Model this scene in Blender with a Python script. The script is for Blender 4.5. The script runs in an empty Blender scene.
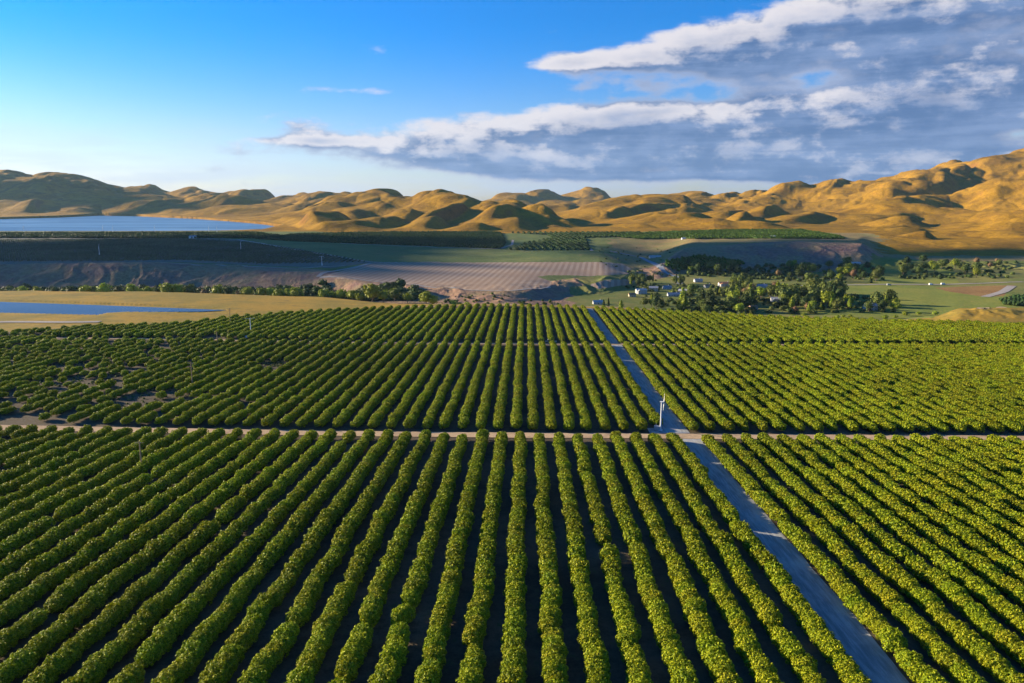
import bpy, math, random
import numpy as np
random.seed(7); RNG = np.random.default_rng(7)
SC = bpy.context.scene
COL = SC.collection

# ------------------------------------------------------------------ camera
F, YH = 740.0, 203.0
YAW = math.atan(15 / 740.0)
TH = math.atan((341.5 - YH) / F)
CAMZ = 100.0
FWD = np.array([-math.sin(YAW) * math.cos(TH), math.cos(YAW) * math.cos(TH), -math.sin(TH)])
RGT = np.array([math.cos(YAW), math.sin(YAW), 0.0])
UPV = np.cross(RGT, FWD)
cam = bpy.data.cameras.new('camera'); camo = bpy.data.objects.new('camera', cam); COL.objects.link(camo)
cam.sensor_width = 36; cam.lens = F / 1024 * 36; cam.clip_start = 1; cam.clip_end = 80000
camo.location = (0, 0, CAMZ)
camo.rotation_euler = (math.pi / 2 - TH, 0, YAW)
SC.camera = camo

# ------------------------------------------------------------------ sun, exposure, world
SUN_ELEV = math.radians(15.0)
SUN_DIR = np.array([-0.93, 0.367]); SUN_DIR /= np.linalg.norm(SUN_DIR)
sun_az = math.atan2(SUN_DIR[0], SUN_DIR[1])
l = bpy.data.lights.new('sun', 'SUN'); l.energy = 5.0; l.angle = math.radians(0.5); l.color = (1.0, 0.83, 0.58)
so = bpy.data.objects.new('sun', l); COL.objects.link(so)
so.rotation_euler = (math.pi / 2 - SUN_ELEV, 0, -sun_az + math.pi)
SC.view_settings.view_transform = 'Standard'; SC.view_settings.look = 'None'
SC.view_settings.exposure = 1.45; SC.view_settings.gamma = 1
SC.view_settings.use_curve_mapping = False
SC.cycles.max_bounces = 4; SC.cycles.diffuse_bounces = 2; SC.cycles.glossy_bounces = 2
SC.cycles.transmission_bounces = 2; SC.cycles.volume_bounces = 0; SC.cycles.transparent_max_bounces = 4
SC.cycles.use_denoising = True


class NT:
    """tiny helper for node trees"""
    def __init__(s, nt): s.nt = nt; nt.nodes.clear()
    def n(s, t, **k):
        x = s.nt.nodes.new(t)
        for a, b in k.items(): setattr(x, a, b)
        return x
    def put(s, sock, v):
        if isinstance(v, bpy.types.NodeSocket): s.nt.links.new(v, sock)
        elif v is not None: sock.default_value = v
    def m(s, op, a, b=None, c=None, clamp=False):
        x = s.n('ShaderNodeMath', operation=op, use_clamp=clamp)
        s.put(x.inputs[0], a)
        if b is not None: s.put(x.inputs[1], b)
        if c is not None: s.put(x.inputs[2], c)
        return x.outputs[0]
    def sm(s, v, lo, hi, a=0.0, b=1.0):
        x = s.n('ShaderNodeMapRange', interpolation_type='SMOOTHSTEP')
        s.put(x.inputs[0], v); s.put(x.inputs[1], lo); s.put(x.inputs[2], hi); s.put(x.inputs[3], a); s.put(x.inputs[4], b)
        return x.outputs[0]
    def mix(s, f, a, b, mode='MIX'):
        x = s.n('ShaderNodeMix', data_type='RGBA', blend_type=mode)
        s.put(x.inputs[0], f)
        for k, v in ((6, a), (7, b)):
            s.put(x.inputs[k], (v[0], v[1], v[2], 1) if isinstance(v, (tuple, list)) else v)
        return x.outputs[2]
    def noise(s, vec, scale, detail=4, rough=.55, dim='3D'):
        x = s.n('ShaderNodeTexNoise', noise_dimensions=dim)
        if vec is not None: s.put(x.inputs['Vector'], vec)
        x.inputs['Scale'].default_value = scale; x.inputs['Detail'].default_value = detail; x.inputs['Roughness'].default_value = rough
        return x.outputs['Fac']
    def comb(s, x, y, z=0.0):
        c = s.n('ShaderNodeCombineXYZ'); s.put(c.inputs[0], x); s.put(c.inputs[1], y); s.put(c.inputs[2], z); return c.outputs[0]


def make_world():
    w = bpy.data.worlds.new('World'); SC.world = w; w.use_nodes = True
    g = NT(w.node_tree)
    out = g.n('ShaderNodeOutputWorld')
    sky = g.n('ShaderNodeTexSky', sky_type='NISHITA')
    sky.sun_disc = False; sky.sun_elevation = SUN_ELEV; sky.sun_rotation = sun_az
    sky.altitude = 200; sky.air_density = 1.0; sky.dust_density = 0.6; sky.ozone_density = 2.0
    tc = g.n('ShaderNodeTexCoord'); sp = g.n('ShaderNodeSeparateXYZ'); g.put(sp.inputs[0], tc.outputs['Generated'])
    X, Y, Z = sp.outputs
    u = g.m('ARCTAN2', X, Y); v = g.m('ARCSINE', Z)
    # the clear sky: deeper azure overhead, as in the dry clear air of the place
    tint = g.mix(g.sm(v, 0.0, 0.23), (0.90, 0.97, 1.30), (0.03, 0.70, 1.55))
    skyc = g.mix(1.0, sky.outputs[0], tint, 'MULTIPLY')
    bg = g.n('ShaderNodeBackground'); g.put(bg.inputs[0], skyc); bg.inputs[1].default_value = 0.050

    def dens(du, dv):
        uu = g.m('ADD', u, du); vv = g.m('ADD', v, dv)
        vec = g.comb(g.m('MULTIPLY', uu, 7.5), g.m('MULTIPLY', vv, 15.0), 3.7)
        n1 = g.noise(vec, 1.0, 7, .56)
        vec2 = g.comb(g.m('MULTIPLY', uu, 24), g.m('MULTIPLY', vv, 42), 9.1)
        n2 = g.noise(vec2, 1.0, 8, .62)
        vec3 = g.comb(g.m('MULTIPLY', uu, 4.0), g.m('MULTIPLY', vv, 60.0), 1.3)
        n3 = g.noise(vec3, 1.0, 5, .6)
        tot = None
        for (px, py, a, b, amp, tilt) in CL:
            u0, v0 = (px - 527) / 740., (203 - py) / 740.
            du_ = g.m('SUBTRACT', uu, u0)
            e1 = g.m('POWER', g.m('ABSOLUTE', g.m('DIVIDE', du_, a / 740.)), 2.0)
            e2 = g.m('POWER', g.m('ABSOLUTE', g.m('DIVIDE', g.m('SUBTRACT', vv, g.m('MULTIPLY_ADD', du_, tilt, v0)), b / 740.)), 2.0)
            e = g.m('MULTIPLY', g.m('EXPONENT', g.m('MULTIPLY', g.m('ADD', e1, e2), -1.0)), amp)
            tot = e if tot is None else g.m('ADD', tot, e)
        tot = g.m('MINIMUM', tot, 1.05)
        q = g.m('ADD', g.m('MULTIPLY', g.m('SUBTRACT', n1, .5), 1.9), g.m('MULTIPLY', g.m('SUBTRACT', n2, .5), .55))
        q = g.m('ADD', q, g.m('MULTIPLY', g.m('SUBTRACT', n3, .5), .5))
        return g.m('ADD', q, tot), n2, n3
    CL = [(960, 42, 240, 40, 1.05, .10), (980, 92, 120, 22, .55, 0), (700, 64, 140, 22, .85, .09), (560, 74, 60, 9, .62, .05), (650, 128, 260, 17, .95, .02),
          (570, 163, 260, 17, 1.15, -.02), (900, 128, 270, 30, .90, .02), (375, 100, 70, 6, .72, 0), (330, 146, 50, 5, .5, 0),
          (820, 170, 300, 15, .95, 0), (595, 25, 40, 3, .42, 0), (-500, 60, 400, 60, .7, 0), (1700, 60, 400, 80, 1.0, 0)]
    d, n2, n3 = dens(0.0, 0.0)
    d2, _, _ = dens(-0.014, 0.020)
    cov = g.sm(d, .34, .72)
    diff = g.m('SUBTRACT', d, d2)
    lit = g.sm(g.m('ADD', diff, g.m('MULTIPLY', g.m('SUBTRACT', n2, .5), .95)), .0, .52)
    lit = g.m('MULTIPLY', lit, g.sm(d, 1.75, .75))
    thin = g.sm(d, .85, .42)          # thin edges let the light through
    lit = g.m('MAXIMUM', lit, g.m('MULTIPLY', thin, .55))
    deep = g.mix(g.sm(g.m('ADD', g.m('MULTIPLY', n3, .6), g.m('MULTIPLY', n2, .4)), .38, .62), (.085, .180, .400), (.210, .320, .570))
    cc = g.mix(lit, deep, (.82, .79, .84))
    cbg = g.n('ShaderNodeBackground'); g.put(cbg.inputs[0], cc); cbg.inputs[1].default_value = 0.36
    # low pale veil of distant cloud just over the horizon
    hz = g.m('MULTIPLY', g.sm(v, .125, .015), g.sm(g.noise(g.comb(g.m('MULTIPLY', u, 7), g.m('MULTIPLY', v, 45), 0.4), 1.0, 6, .6), .30, .70))
    hz = g.m('MULTIPLY', hz, .70)
    hb = g.n('ShaderNodeBackground'); g.put(hb.inputs[0], g.mix(g.sm(u, -.25, .25), (.66, .76, .95), (.42, .54, .80))); hb.inputs[1].default_value = 0.34
    m0 = g.n('ShaderNodeMixShader'); g.put(m0.inputs[0], hz); g.put(m0.inputs[1], bg.outputs[0]); g.put(m0.inputs[2], hb.outputs[0])
    m1 = g.n('ShaderNodeMixShader'); g.put(m1.inputs[0], cov); g.put(m1.inputs[1], m0.outputs[0]); g.put(m1.inputs[2], cbg.outputs[0])
    g.put(out.inputs[0], m1.outputs[0])
make_world()

# ------------------------------------------------------------------ maths helpers
def ray(px, py): return FWD + RGT * (px - 512) / F + UPV * (341.5 - py) / F
def pix(x, y, z):
    dx, dy, dz = x, y, z - CAMZ
    w = dx * FWD[0] + dy * FWD[1] + dz * FWD[2]
    w = np.where(np.abs(w) < 1e-6, 1e-6, w)
    a = dx * RGT[0] + dy * RGT[1]; b = dx * UPV[0] + dy * UPV[1] + dz * UPV[2]
    return 512 + F * a / w, 341.5 - F * b / w, w
def az_of(px): d = ray(px, YH); return math.atan2(d[0], d[1])

_P = RNG.permutation(256); _P = np.concatenate([_P, _P, _P]); _G = RNG.normal(size=(256, 2)); _G /= np.linalg.norm(_G, axis=1)[:, None]
def perlin(x, y):
    xi = np.floor(x).astype(np.int64); yi = np.floor(y).astype(np.int64)
    xf = x - xi; yf = y - yi; xi &= 255; yi &= 255
    u_ = xf ** 3 * (xf * (xf * 6 - 15) + 10); v_ = yf ** 3 * (yf * (yf * 6 - 15) + 10)
    def gr(ix, iy, fx, fy):
        h = _P[_P[ix & 255] + (iy & 255)]
        return _G[h, 0] * fx + _G[h, 1] * fy
    a = gr(xi, yi, xf, yf); b = gr(xi + 1, yi, xf - 1, yf); c = gr(xi, yi + 1, xf, yf - 1); d = gr(xi + 1, yi + 1, xf - 1, yf - 1)
    return (a + (b - a) * u_) + ((c + (d - c) * u_) - (a + (b - a) * u_)) * v_
def fbm(x, y, o=4, g=.5):
    s = 0; a = 1
    for i in range(o): s = s + a * perlin(x * 2 ** i + 17.3 * i, y * 2 ** i - 9.1 * i); a *= g
    return s
def ridged(x, y, o=4, g=.5):
    s = 0; a = 1; w = 1.0
    for i in range(o):
        n = 1 - np.abs(perlin(x * 2 ** i + 31.7 * i, y * 2 ** i + 11.9 * i)) * 2.0
        n = n * n; s = s + a * n * w; w = np.clip(n * 1.4, 0, 1); a *= g
    return s

def herm(x, X, Z):
    X = np.array(X, float); Z = np.array(Z, float); M = np.gradient(Z, X)
    i = np.clip(np.searchsorted(X, x) - 1, 0, len(X) - 2); h = X[i + 1] - X[i]; t = np.clip((x - X[i]) / h, 0, 1)
    return (2 * t ** 3 - 3 * t ** 2 + 1) * Z[i] + (t ** 3 - 2 * t ** 2 + t) * h * M[i] + (-2 * t ** 3 + 3 * t ** 2) * Z[i + 1] + (t ** 3 - t ** 2) * h * M[i + 1]

def zfield(x, y):
    z = herm(y, [-400, -150, 0, 99, 247, 442, 645, 900], [46, 37, 31.0, 26.8, 19.6, 14.8, 10.3, 6.0])
    return z + np.where(x < 0, 3.2 * (1 - np.exp(-(x / 220.) ** 2)), 0)

def poly_in(px, py, P):
    P = np.array(P, float); ins = np.zeros(np.shape(px), bool); j = len(P) - 1
    for i in range(len(P)):
        xi, yi = P[i]; xj, yj = P[j]
        if yi != yj:
            c = ((yi > py) != (yj > py)) & (px < (xj - xi) * (py - yi) / (yj - yi) + xi)
            ins ^= c
        j = i
    return ins

# far edge of the orchard
EDGE = [(-400, 352), (-120, 345), (0, 333), (60, 329), (100, 327), (180, 325), (240, 317), (300, 313), (400, 308), (500, 306), (590, 308.5), (700, 314), (780, 319), (880, 322), (1024, 326), (1300, 334)]
def edge_r():
    A, R = [], []
    for px, py in EDGE:
        d = ray(px, py); ts = np.linspace(150, 1200, 4000)
        x, y, z = d[0] * ts, d[1] * ts, CAMZ + d[2] * ts
        k = np.argmax(z < zfield(x, y)); A.append(math.atan2(x[k], y[k])); R.append(math.hypot(x[k], y[k]))
    return np.array(A), np.array(R)
EA, ER = edge_r()

# knots beyond it: terrace, valley, bluff, plateau, hill foot   (range, height) per direction
COLS = {
    -900: [(0, 12), (770, 9.5), (820, -5), (935, -8), (1010, 19), (1600, 25), (1950, 25), (2120, 22)],
    0:   [(0, 11), (770, 9.5), (820, -5), (935, -8), (1010, 19), (1600, 25), (1950, 25), (2120, 22)],
    110: [(0, 11), (770, 9.5), (820, -5), (930, -8), (1000, 21), (1600, 25), (1950, 25), (2120, 22)],
    200: [(0, 10), (755, 9), (815, -6), (930, -8), (1010, 14), (1550, 25), (1950, 25), (2120, 22)],
    300: [(0, 9), (735, 8), (790, -6), (900, -8), (960, 12), (1500, 24), (1900, 26), (1980, 26)],
    400: [(0, 9), (690, 7), (730, -3), (800, -3), (845, 4), (1150, 10), (1830, 25), (1880, 26)],
    500: [(0, 9), (690, 6), (720, -3), (765, -2), (805, 4), (1150, 10), (1830, 25), (1880, 26)],
    600: [(0, 8), (695, 4), (740, -9), (880, -9), (960, 0), (1300, 14), (1860, 26), (1920, 27)],
    650: [(0, 6), (690, 2), (750, -11), (1080, -10), (1150, -4), (1350, 3), (1860, 26), (1950, 27)],
    700: [(0, 5), (680, 0), (750, -12), (1200, -10), (1350, 22), (1600, 26), (1980, 27), (2050, 27)],
    800: [(0, 4), (660, 0), (720, -10), (1200, -10), (1390, 28), (1600, 28), (1900, 27), (1950, 28)],
    862: [(0, 4), (640, 0), (700, -8), (1200, -9), (1370, 25), (1560, 26), (1800, 22), (1900, 26)],
    890: [(0, 4), (630, 0), (690, -8), (1200, -8), (1320, 2), (1500, 8), (1700, 17), (1800, 24)],
    945: [(0, 7), (620, 4), (680, -7), (1150, -8), (1300, -4), (1400, -1), (1520, 6), (1640, 16)],
    975: [(0, 10), (645, 9), (700, -6), (1150, -8), (1300, -4), (1400, -1), (1500, 6), (1600, 16)],
    1024: [(0, 11), (650, 9), (705, -5), (1150, -6), (1300, -2), (1400, 0), (1500, 8), (1600, 18)],
    1500: [(0, 11), (650, 9), (705, -5), (1150, -6), (1300, -2), (1400, 0), (1500, 8), (1600, 18)],
}
CK = sorted(COLS); CA = np.array([az_of(p) for p in CK])
CR = np.array([[k[0] for k in COLS[p]] for p in CK], float); CZ = np.array([[k[1] for k in COLS[p]] for p in CK], float)

# hills: (px, crest py, range, half width px, radial half width m, turn)
HILLS = [
    # far left mountain and its shoulders
    (18, 169, 6300, 120, 800, 0), (88, 177, 6200, 60, 700, 0), (-160, 160, 6500, 130, 900, 0),
    (45, 184, 5700, 22, 700, .3), (150, 183.5, 6600, 28, 600, 0), (195, 187, 6400, 25, 500, 0), (240, 188, 6500, 40, 500, 0),
    # behind the lake
    (10, 197, 5200, 55, 380, -.2), (75, 192, 5400, 70, 420, .2), (135, 191.5, 5500, 60, 380, .2), (205, 193, 5300, 55, 400, -.1),
    (40, 203, 4900, 16, 420, .35), (150, 205, 4800, 45, 230, .2), (100, 208, 4780, 50, 150, .1), (170, 200, 5000, 18, 300, .3),
    (250, 195, 4900, 40, 300, .1), (255, 188, 6000, 22, 400, 0), (300, 190, 5400, 30, 400, 0), (280, 202, 4400, 40, 260, .3),
    (325, 197, 4300, 35, 300, .2), (340, 187, 5000, 40, 400, 0), (235, 208, 4300, 40, 200, .2), (-40, 190, 5300, 60, 400, 0),
    (-140, 180, 5200, 90, 500, 0),
    # the rounded golden hills of the middle
    (377, 185.5, 3500, 45, 350, 0), (345, 199, 3100, 40, 300, .35), (395, 193, 3000, 32, 320, .3), (448, 185.5, 2950, 52, 330, 0),
    (470, 190, 2800, 26, 380, .3), (412, 204, 2550, 22, 260, .45), (355, 208, 2600, 45, 260, .3), (300, 217, 2300, 45, 200, .1),
    (330, 214, 2350, 34, 200, .2), (385, 216, 2250, 36, 190, .2), (445, 203, 2450, 16, 330, .3), (436, 217, 2200, 20, 170, .2),
    (505, 191.5, 2700, 38, 350, 0), (540, 201, 2500, 36, 330, -.2), (510, 203, 2380, 24, 260, .2), (520, 216, 2180, 28, 170, .1),
    (565, 217, 2350, 32, 190, -.3), (478, 225, 2080, 22, 110, .1), (350, 224, 2120, 50, 110, .1),
    # far range in the gap
    (597, 185, 7200, 20, 450, 0), (575, 191, 7200, 30, 450, 0), (545, 188.5, 7000, 26, 450, 0), (520, 190, 6800, 26, 450, 0),
    (648, 191.5, 7000, 32, 450, 0), (600, 199, 6000, 80, 300, 0), (690, 190, 6000, 50, 400, 0), (600, 203, 4600, 70, 400, .1), (560, 205, 4200, 40, 300, .1),
    # right of the gap
    (670, 192.5, 3500, 46, 360, 0), (640, 200, 3100, 36, 330, .3), (612, 211, 2900, 34, 300, .3), (692, 204, 3000, 34, 300, .3),
    (655, 211, 2600, 36, 230, .2), (690, 211, 2450, 44, 220, .1), (640, 224, 2250, 34, 120, .1), (720, 217, 2300, 44, 160, .1),
    (732, 204, 2900, 24, 260, .3), (765, 207, 2800, 26, 240, .3), (800, 213, 2600, 28, 200, .3), (745, 213, 2550, 22, 180, .3),
    (840, 214, 2700, 34, 220, .2), (770, 221, 2250, 44, 120, 0),
    # rocky range behind
    (690, 187.5, 4500, 20, 420, .2), (722, 185.5, 4400, 22, 420, .25), (757, 185.5, 4300, 24, 420, .25), (790, 181, 4200, 24, 420, .25),
    (833, 179, 4100, 28, 430, .25), (868, 180, 4000, 26, 430, .2), (700, 193, 4000, 30, 380, 0), (770, 193, 3800, 50, 380, 0), (850, 192, 3700, 50, 360, 0),
    # the mountain on the right
    (1030, 151.5, 4000, 75, 700, 0), (1150, 122, 4300, 130, 900, 0), (975, 165, 3900, 45, 600, 0), (925, 172, 3800, 38, 560, .1), (890, 177, 3700, 32, 500, .1),
    (955, 185, 3200, 26, 480, .3), (905, 196, 3100, 34, 400, .2), (1015, 180, 3100, 38, 480, .25), (1090, 165, 3100, 60, 600, 0),
    (950, 203, 2750, 60, 330, .1), (885, 210, 2600, 36, 260, .2), (1000, 208, 2500, 50, 300, .1), (920, 215, 2350, 26, 170, .2),
    (965, 218, 2250, 26, 160, .2), (1015, 218, 2150, 34, 200, .1), (900, 225, 2100, 22, 110, .2), (937, 228, 1960, 20, 80, .1), (985, 230, 1900, 30, 100, 0),
    (1030, 228, 1850, 36, 120, 0), (925, 238, 1780, 14, 50, 0), (1090, 205, 2300, 60, 300, 0),
]
def cosf(az): return np.maximum(np.cos(az + YAW), .62)
def ci(a, arr):
    i = np.clip(np.searchsorted(CA, a) - 1, 0, len(CA) - 2); t = np.clip((a - CA[i]) / (CA[i + 1] - CA[i]), 0, 1); t = t * t * (3 - 2 * t)
    return arr[i] * (1 - t) + arr[i + 1] * t
def fade(a, b, x): t = np.clip((x - a) / (b - a), 0, 1); return t * t * (3 - 2 * t)
LAKE = [(-500, 219), (0, 219.2), (60, 217.6), (100, 215.6), (135, 216.2), (200, 219.2), (262, 224), (282, 227), (262, 231), (150, 231.6), (0, 231.8), (-500, 233)]
CANAL = [(-260, 292), (0, 301.8), (100, 305.2), (200, 309), (228, 310.2), (200, 311.6), (125, 312.0), (108, 313.0), (98, 315.2), (0, 312.8), (-260, 304)]

LKA = np.array([az_of(p) for p in (-900, -500, 0, 60, 100, 135, 200, 262, 285, 345)])
LKR = np.array([80 * 752. / (q - 203) for q in (219, 219, 219.2, 217.6, 215.6, 216.2, 219.2, 224, 228, 262)]) / cosf(LKA)
def at0(px, dep): a = az_of(px); r = dep / float(cosf(a)); return math.sin(a) * r, math.cos(a) * r
def height(x, y):
    x = np.asarray(x, float); y = np.asarray(y, float)
    az = np.arctan2(x, y); r = np.hypot(x, y) + 1e-6
    wob = fbm(x / 90., y / 90., 3)
    rw = r + wob * 14 * fade(700, 900, r)
    azw = az + 0.010 * fbm(x / 160. + 5, y / 160., 3) * fade(700, 1000, r)
    re = np.interp(az, EA, ER)
    zf = zfield(x, y)
    out = zf.copy()
    cf = cosf(az)
    R = [re + 6] + [ci(azw, CR[:, k]) / cf for k in range(8)]
    R[1] = re + 22
    Zs = [zf] + [ci(azw, CZ[:, k]) for k in range(8)]
    front = np.abs(az) < 1.35
    for k in range(8):
        a, b = R[k], np.maximum(R[k + 1], R[k] + 1)
        m = (rw >= a) & front
        t = np.clip((rw - a) / (b - a), 0, 1); s = t * t * (3 - 2 * t); t = .45 * t + .55 * s
        z = Zs[k] * (1 - t) + Zs[k + 1] * t
        out = np.where(m, z, out)
    far = (rw >= R[8]) & front
    out = np.where(far, Zs[8] + (rw - R[8]) * 0.004, out)
    # gullies on bluffs and slopes of the valley sides
    mid = front & (r > 760) & (r < 2300)
    sl = np.zeros_like(out)
    if mid.any():
        bw = fade(0, 1, (rw - R[4]) / np.maximum(R[5] - R[4], 1) * 3) * (1 - fade(0, 1, (rw - R[5]) / 90.))
        sl = bw * (ridged(x / 38. + wob, y / 60., 4) - .9) * 1.7 * (.35 + 1.0 * fade(-.2, .3, fbm(x / 170., y / 170., 2)))
        out = out + np.where(mid, sl, 0) + np.where(mid, fbm(x / 130., y / 130., 4) * 2.6 * fade(1050, 1300, r), 0)
    # hills
    hm = front & (r > 1500)
    if hm.any():
        xs, ys, b0, rs = x[hm], y[hm], out[hm], r[hm]
        wx = fbm(xs / 420., ys / 420., 3) * 85 * fade(1500, 3500, rs) + fbm(xs / 420., ys / 420., 3) * 30; wy = fbm(xs / 420. + 40, ys / 420., 3) * 100
        xq, yq = xs + wx, ys + wy
        acc = np.zeros_like(xs); P = 4.0
        for (px, py, rr, hw, rad, turn) in HILLS:
            a = az_of(px); dep = rr; rr = rr / float(cosf(a)); cx, cy = math.sin(a) * rr, math.cos(a) * rr
            zc = CAMZ + (203 - py) / 752. * dep
            H = zc - 26 - (rr - 1900) * 0.004 if rr > 1900 else zc - 20
            H = max(H, 6) if py < 199 else max(H, 10) + 10
            dx, dy = xq - cx, yq - cy
            t = a + turn
            rx = dx * math.cos(t) - dy * math.sin(t); ry = dx * math.sin(t) + dy * math.cos(t)
            kk = 1.25 if py < 199 else .95; hwm = hw / 752. * rr * kk; rdm = rad * (.9 if py < 199 else .72); rx = rx * np.where(rx > 0, 1.65 if dep < 5000 else 1.4, .82)
            d = np.sqrt((rx / hwm) ** 2 + (ry / rdm) ** 2)
            b = H * np.exp(-0.9 * d ** 2.0)
            acc += b ** P
        acc = acc ** (1 / P)
        big = np.clip(acc / 90., 0, 1.0)
        sc = fade(1850, 2300, rs)
        def billow(a, b_, o):
            v = 0; k = 1.0
            for q in range(o): v = v + k * (np.abs(perlin(a * 2 ** q + 13.1 * q, b_ * 2 ** q + 5.3 * q)) * 2 - .45); k *= .42
            return v
        bl = billow(xq / 520. + ys * .0003, yq / 640., 3)
        acc = acc + bl * (15 + 24 * big) * sc + billow(xq / 260. + 4, yq / 330., 2) * (2 + 5 * (1 - fade(2400, 3200, rs))) * fade(1650, 2000, rs)
        def gully(a, b_, k): v = np.abs(perlin(a, b_)) * k; return 1 - v / np.sqrt(.09 + v * v)      # sharp V valleys between rounded spurs
        acc = acc * 1.10 - acc * sc * (.26 * gully(xq / 560. + 2, yq / 760., 1.1) + .08 * gully(xq / 230. + 7, yq / 340., 1.2))
        acc = acc - sc * (1.0 + 3 * big) * gully(xs / 90. + wx / 60., ys / 150., 1.0) * fade(2, 25, acc)
        rock = fade(640, 780, 512 + np.tan(np.arctan2(xs, ys) + YAW) * F) * fade(2900, 3500, rs)
        acc = acc + rock * big * (ridged(xs / 360. + 8, ys / 460., 5, .5) - 1.1) * 13
        azs_ = np.arctan2(xs, ys)
        rsh = np.interp(azs_, LKA, LKR)
        acc = acc * np.where(rsh > 0, fade(0, 1, (rs - rsh - 40) / 500.), 1)
        out[hm] = b0 + np.maximum(acc, 0)
    bx, by = at0(1002, 600); out = out + 4.5 * np.exp(-((x - bx) / 42.) ** 2 - ((y - by) / 26.) ** 2) * (1 + .5 * fbm(x / 12., y / 12., 3))
    # lake and canal beds
    px, py, w = pix(x, y, 20.0 + 0 * x)
    lk = poly_in(px, py, LAKE) & (w > 1500)
    out = np.where(lk, 15.0, out)
    px, py, w = pix(x, y, 9.0 + 0 * x)
    cn = (poly_in(px, py, CANAL) | poly_in(px, py + 1.3, CANAL) | poly_in(px, py - 1.3, CANAL) | poly_in(px - 3, py, CANAL)) & (w > 300) & (w < 1200)
    out = np.where(cn, np.minimum(out, 9.2), out)
    # everything round the lake stays above its surface
    shore = front & (r > 2050) & (r < 6000) & (~lk) & (az < az_of(300))
    out = np.where(shore, np.maximum(out, 21.2), out)
    # back of the camera: the field simply goes on, sinking far out
    out = np.where(front, out, np.where(r > 900, out - (r - 900) * .01, out))
    return out

def ground_pt(px, py, zoff=0.0, tmax=9000):
    d = ray(px, py); ts = np.concatenate([np.arange(60, 2500, 1.5), np.arange(2500, tmax, 6)])
    x, y, z = d[0] * ts, d[1] * ts, CAMZ + d[2] * ts
    h = height(x, y) + zoff
    k = int(np.argmax(z < h))
    if k > 0:
        a = (z - h)[k - 1]; b = (z - h)[k]; f = a / (a - b + 1e-9)
        t = ts[k - 1] + (ts[k] - ts[k - 1]) * f
    else: t = ts[-1]
    return d[0] * t, d[1] * t
def gz(x, y): return float(height(np.array([x]), np.array([y]))[0])

# ------------------------------------------------------------------ materials
MATS = {}
def mat(name, fn):
    if name in MATS: return MATS[name]
    m = bpy.data.materials.new(name); m.use_nodes = True; g = NT(m.node_tree)
    out = g.n('ShaderNodeOutputMaterial'); s = fn(g)
    g.put(out.inputs[0], s); MATS[name] = m; return m
def diffuse(g, col, rough=.9, spec=.15, bump=None, bs=.3, bd=1.0):
    p = g.n('ShaderNodeBsdfPrincipled')
    g.put(p.inputs['Base Color'], (col[0], col[1], col[2], 1) if isinstance(col, (tuple, list)) else col)
    p.inputs['Roughness'].default_value = rough; p.inputs['Specular IOR Level'].default_value = spec
    if bump is not None:
        b = g.n('ShaderNodeBump'); g.put(b.inputs['Height'], bump); b.inputs['Strength'].default_value = bs; b.inputs['Distance'].default_value = bd
        g.put(p.inputs['Normal'], b.outputs[0])
    return p.outputs[0]
def pos(g):
    t = g.n('ShaderNodeNewGeometry'); return t.outputs['Position']
def natural(c1, c2, c3=None, s1=.004, s2=.05, s3=.4, bump=1.0, bs=.5):
    def fn(g):
        P = pos(g)
        n1 = g.noise(P, s1, 5, .6); n2 = g.noise(P, s2, 5, .65); n3 = g.noise(P, s3, 4, .7)
        c = g.mix(g.sm(g.m('ADD', n1, g.m('MULTIPLY', g.m('SUBTRACT', n2, .5), .6)), .38, .62), c1, c2)
        if c3: c = g.mix(g.sm(g.m('ADD', g.m('MULTIPLY', n2, .7), g.m('MULTIPLY', n3, .3)), .54, .68), c, c3)
        k = g.sm(n3, .25, .75, .78, 1.2)
        hs = g.n('ShaderNodeHueSaturation'); g.put(hs.inputs['Color'], c); g.put(hs.inputs['Value'], k)
        return diffuse(g, hs.outputs[0], .95, .05, g.m('ADD', n2, g.m('MULTIPLY', n3, .15)), bs, bump)
    return fn
def slope_nat(g0, g1, rock, s1=.003, s2=.03):
    """dry grass hills: grass on gentle ground, bare rusty earth where it is steep, scattered dark scrub"""
    def fn(g):
        P = pos(g)
        geo = g.n('ShaderNodeNewGeometry'); sp = g.n('ShaderNodeSeparateXYZ'); g.put(sp.inputs[0], geo.outputs['Normal'])
        n1 = g.noise(P, s1, 5, .6); n2 = g.noise(P, s2, 6, .7); n3 = g.noise(P, .15, 4, .7)
        c = g.mix(g.sm(g.m('ADD', n1, g.m('MULTIPLY', g.m('SUBTRACT', n2, .5), .7)), .40, .62), g0, g1)
        st = g.m('ADD', sp.outputs[2], g.m('MULTIPLY', g.m('SUBTRACT', n2, .5), .30))
        c = g.mix(g.sm(st, .80, .62), c, rock)
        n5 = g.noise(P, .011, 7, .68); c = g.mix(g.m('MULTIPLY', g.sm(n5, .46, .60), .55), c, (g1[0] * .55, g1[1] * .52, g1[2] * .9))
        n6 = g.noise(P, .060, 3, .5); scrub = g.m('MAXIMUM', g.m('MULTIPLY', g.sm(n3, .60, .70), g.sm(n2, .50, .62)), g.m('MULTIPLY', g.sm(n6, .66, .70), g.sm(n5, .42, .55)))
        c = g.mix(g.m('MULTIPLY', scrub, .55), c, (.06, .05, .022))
        k = g.sm(n3, .25, .75, .75, 1.25)
        hs = g.n('ShaderNodeHueSaturation'); g.put(hs.inputs['Color'], c); g.put(hs.inputs['Value'], k)
        return diffuse(g, hs.outputs[0], .95, .04, n2, .6, 9.0)
    return fn
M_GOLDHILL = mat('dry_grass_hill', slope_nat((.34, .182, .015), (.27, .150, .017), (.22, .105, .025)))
M_GRASS = mat('dry_grass', natural((.33, .205, .035), (.23, .17, .035), (.16, .105, .035), .02, .07, .5, .5))
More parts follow.
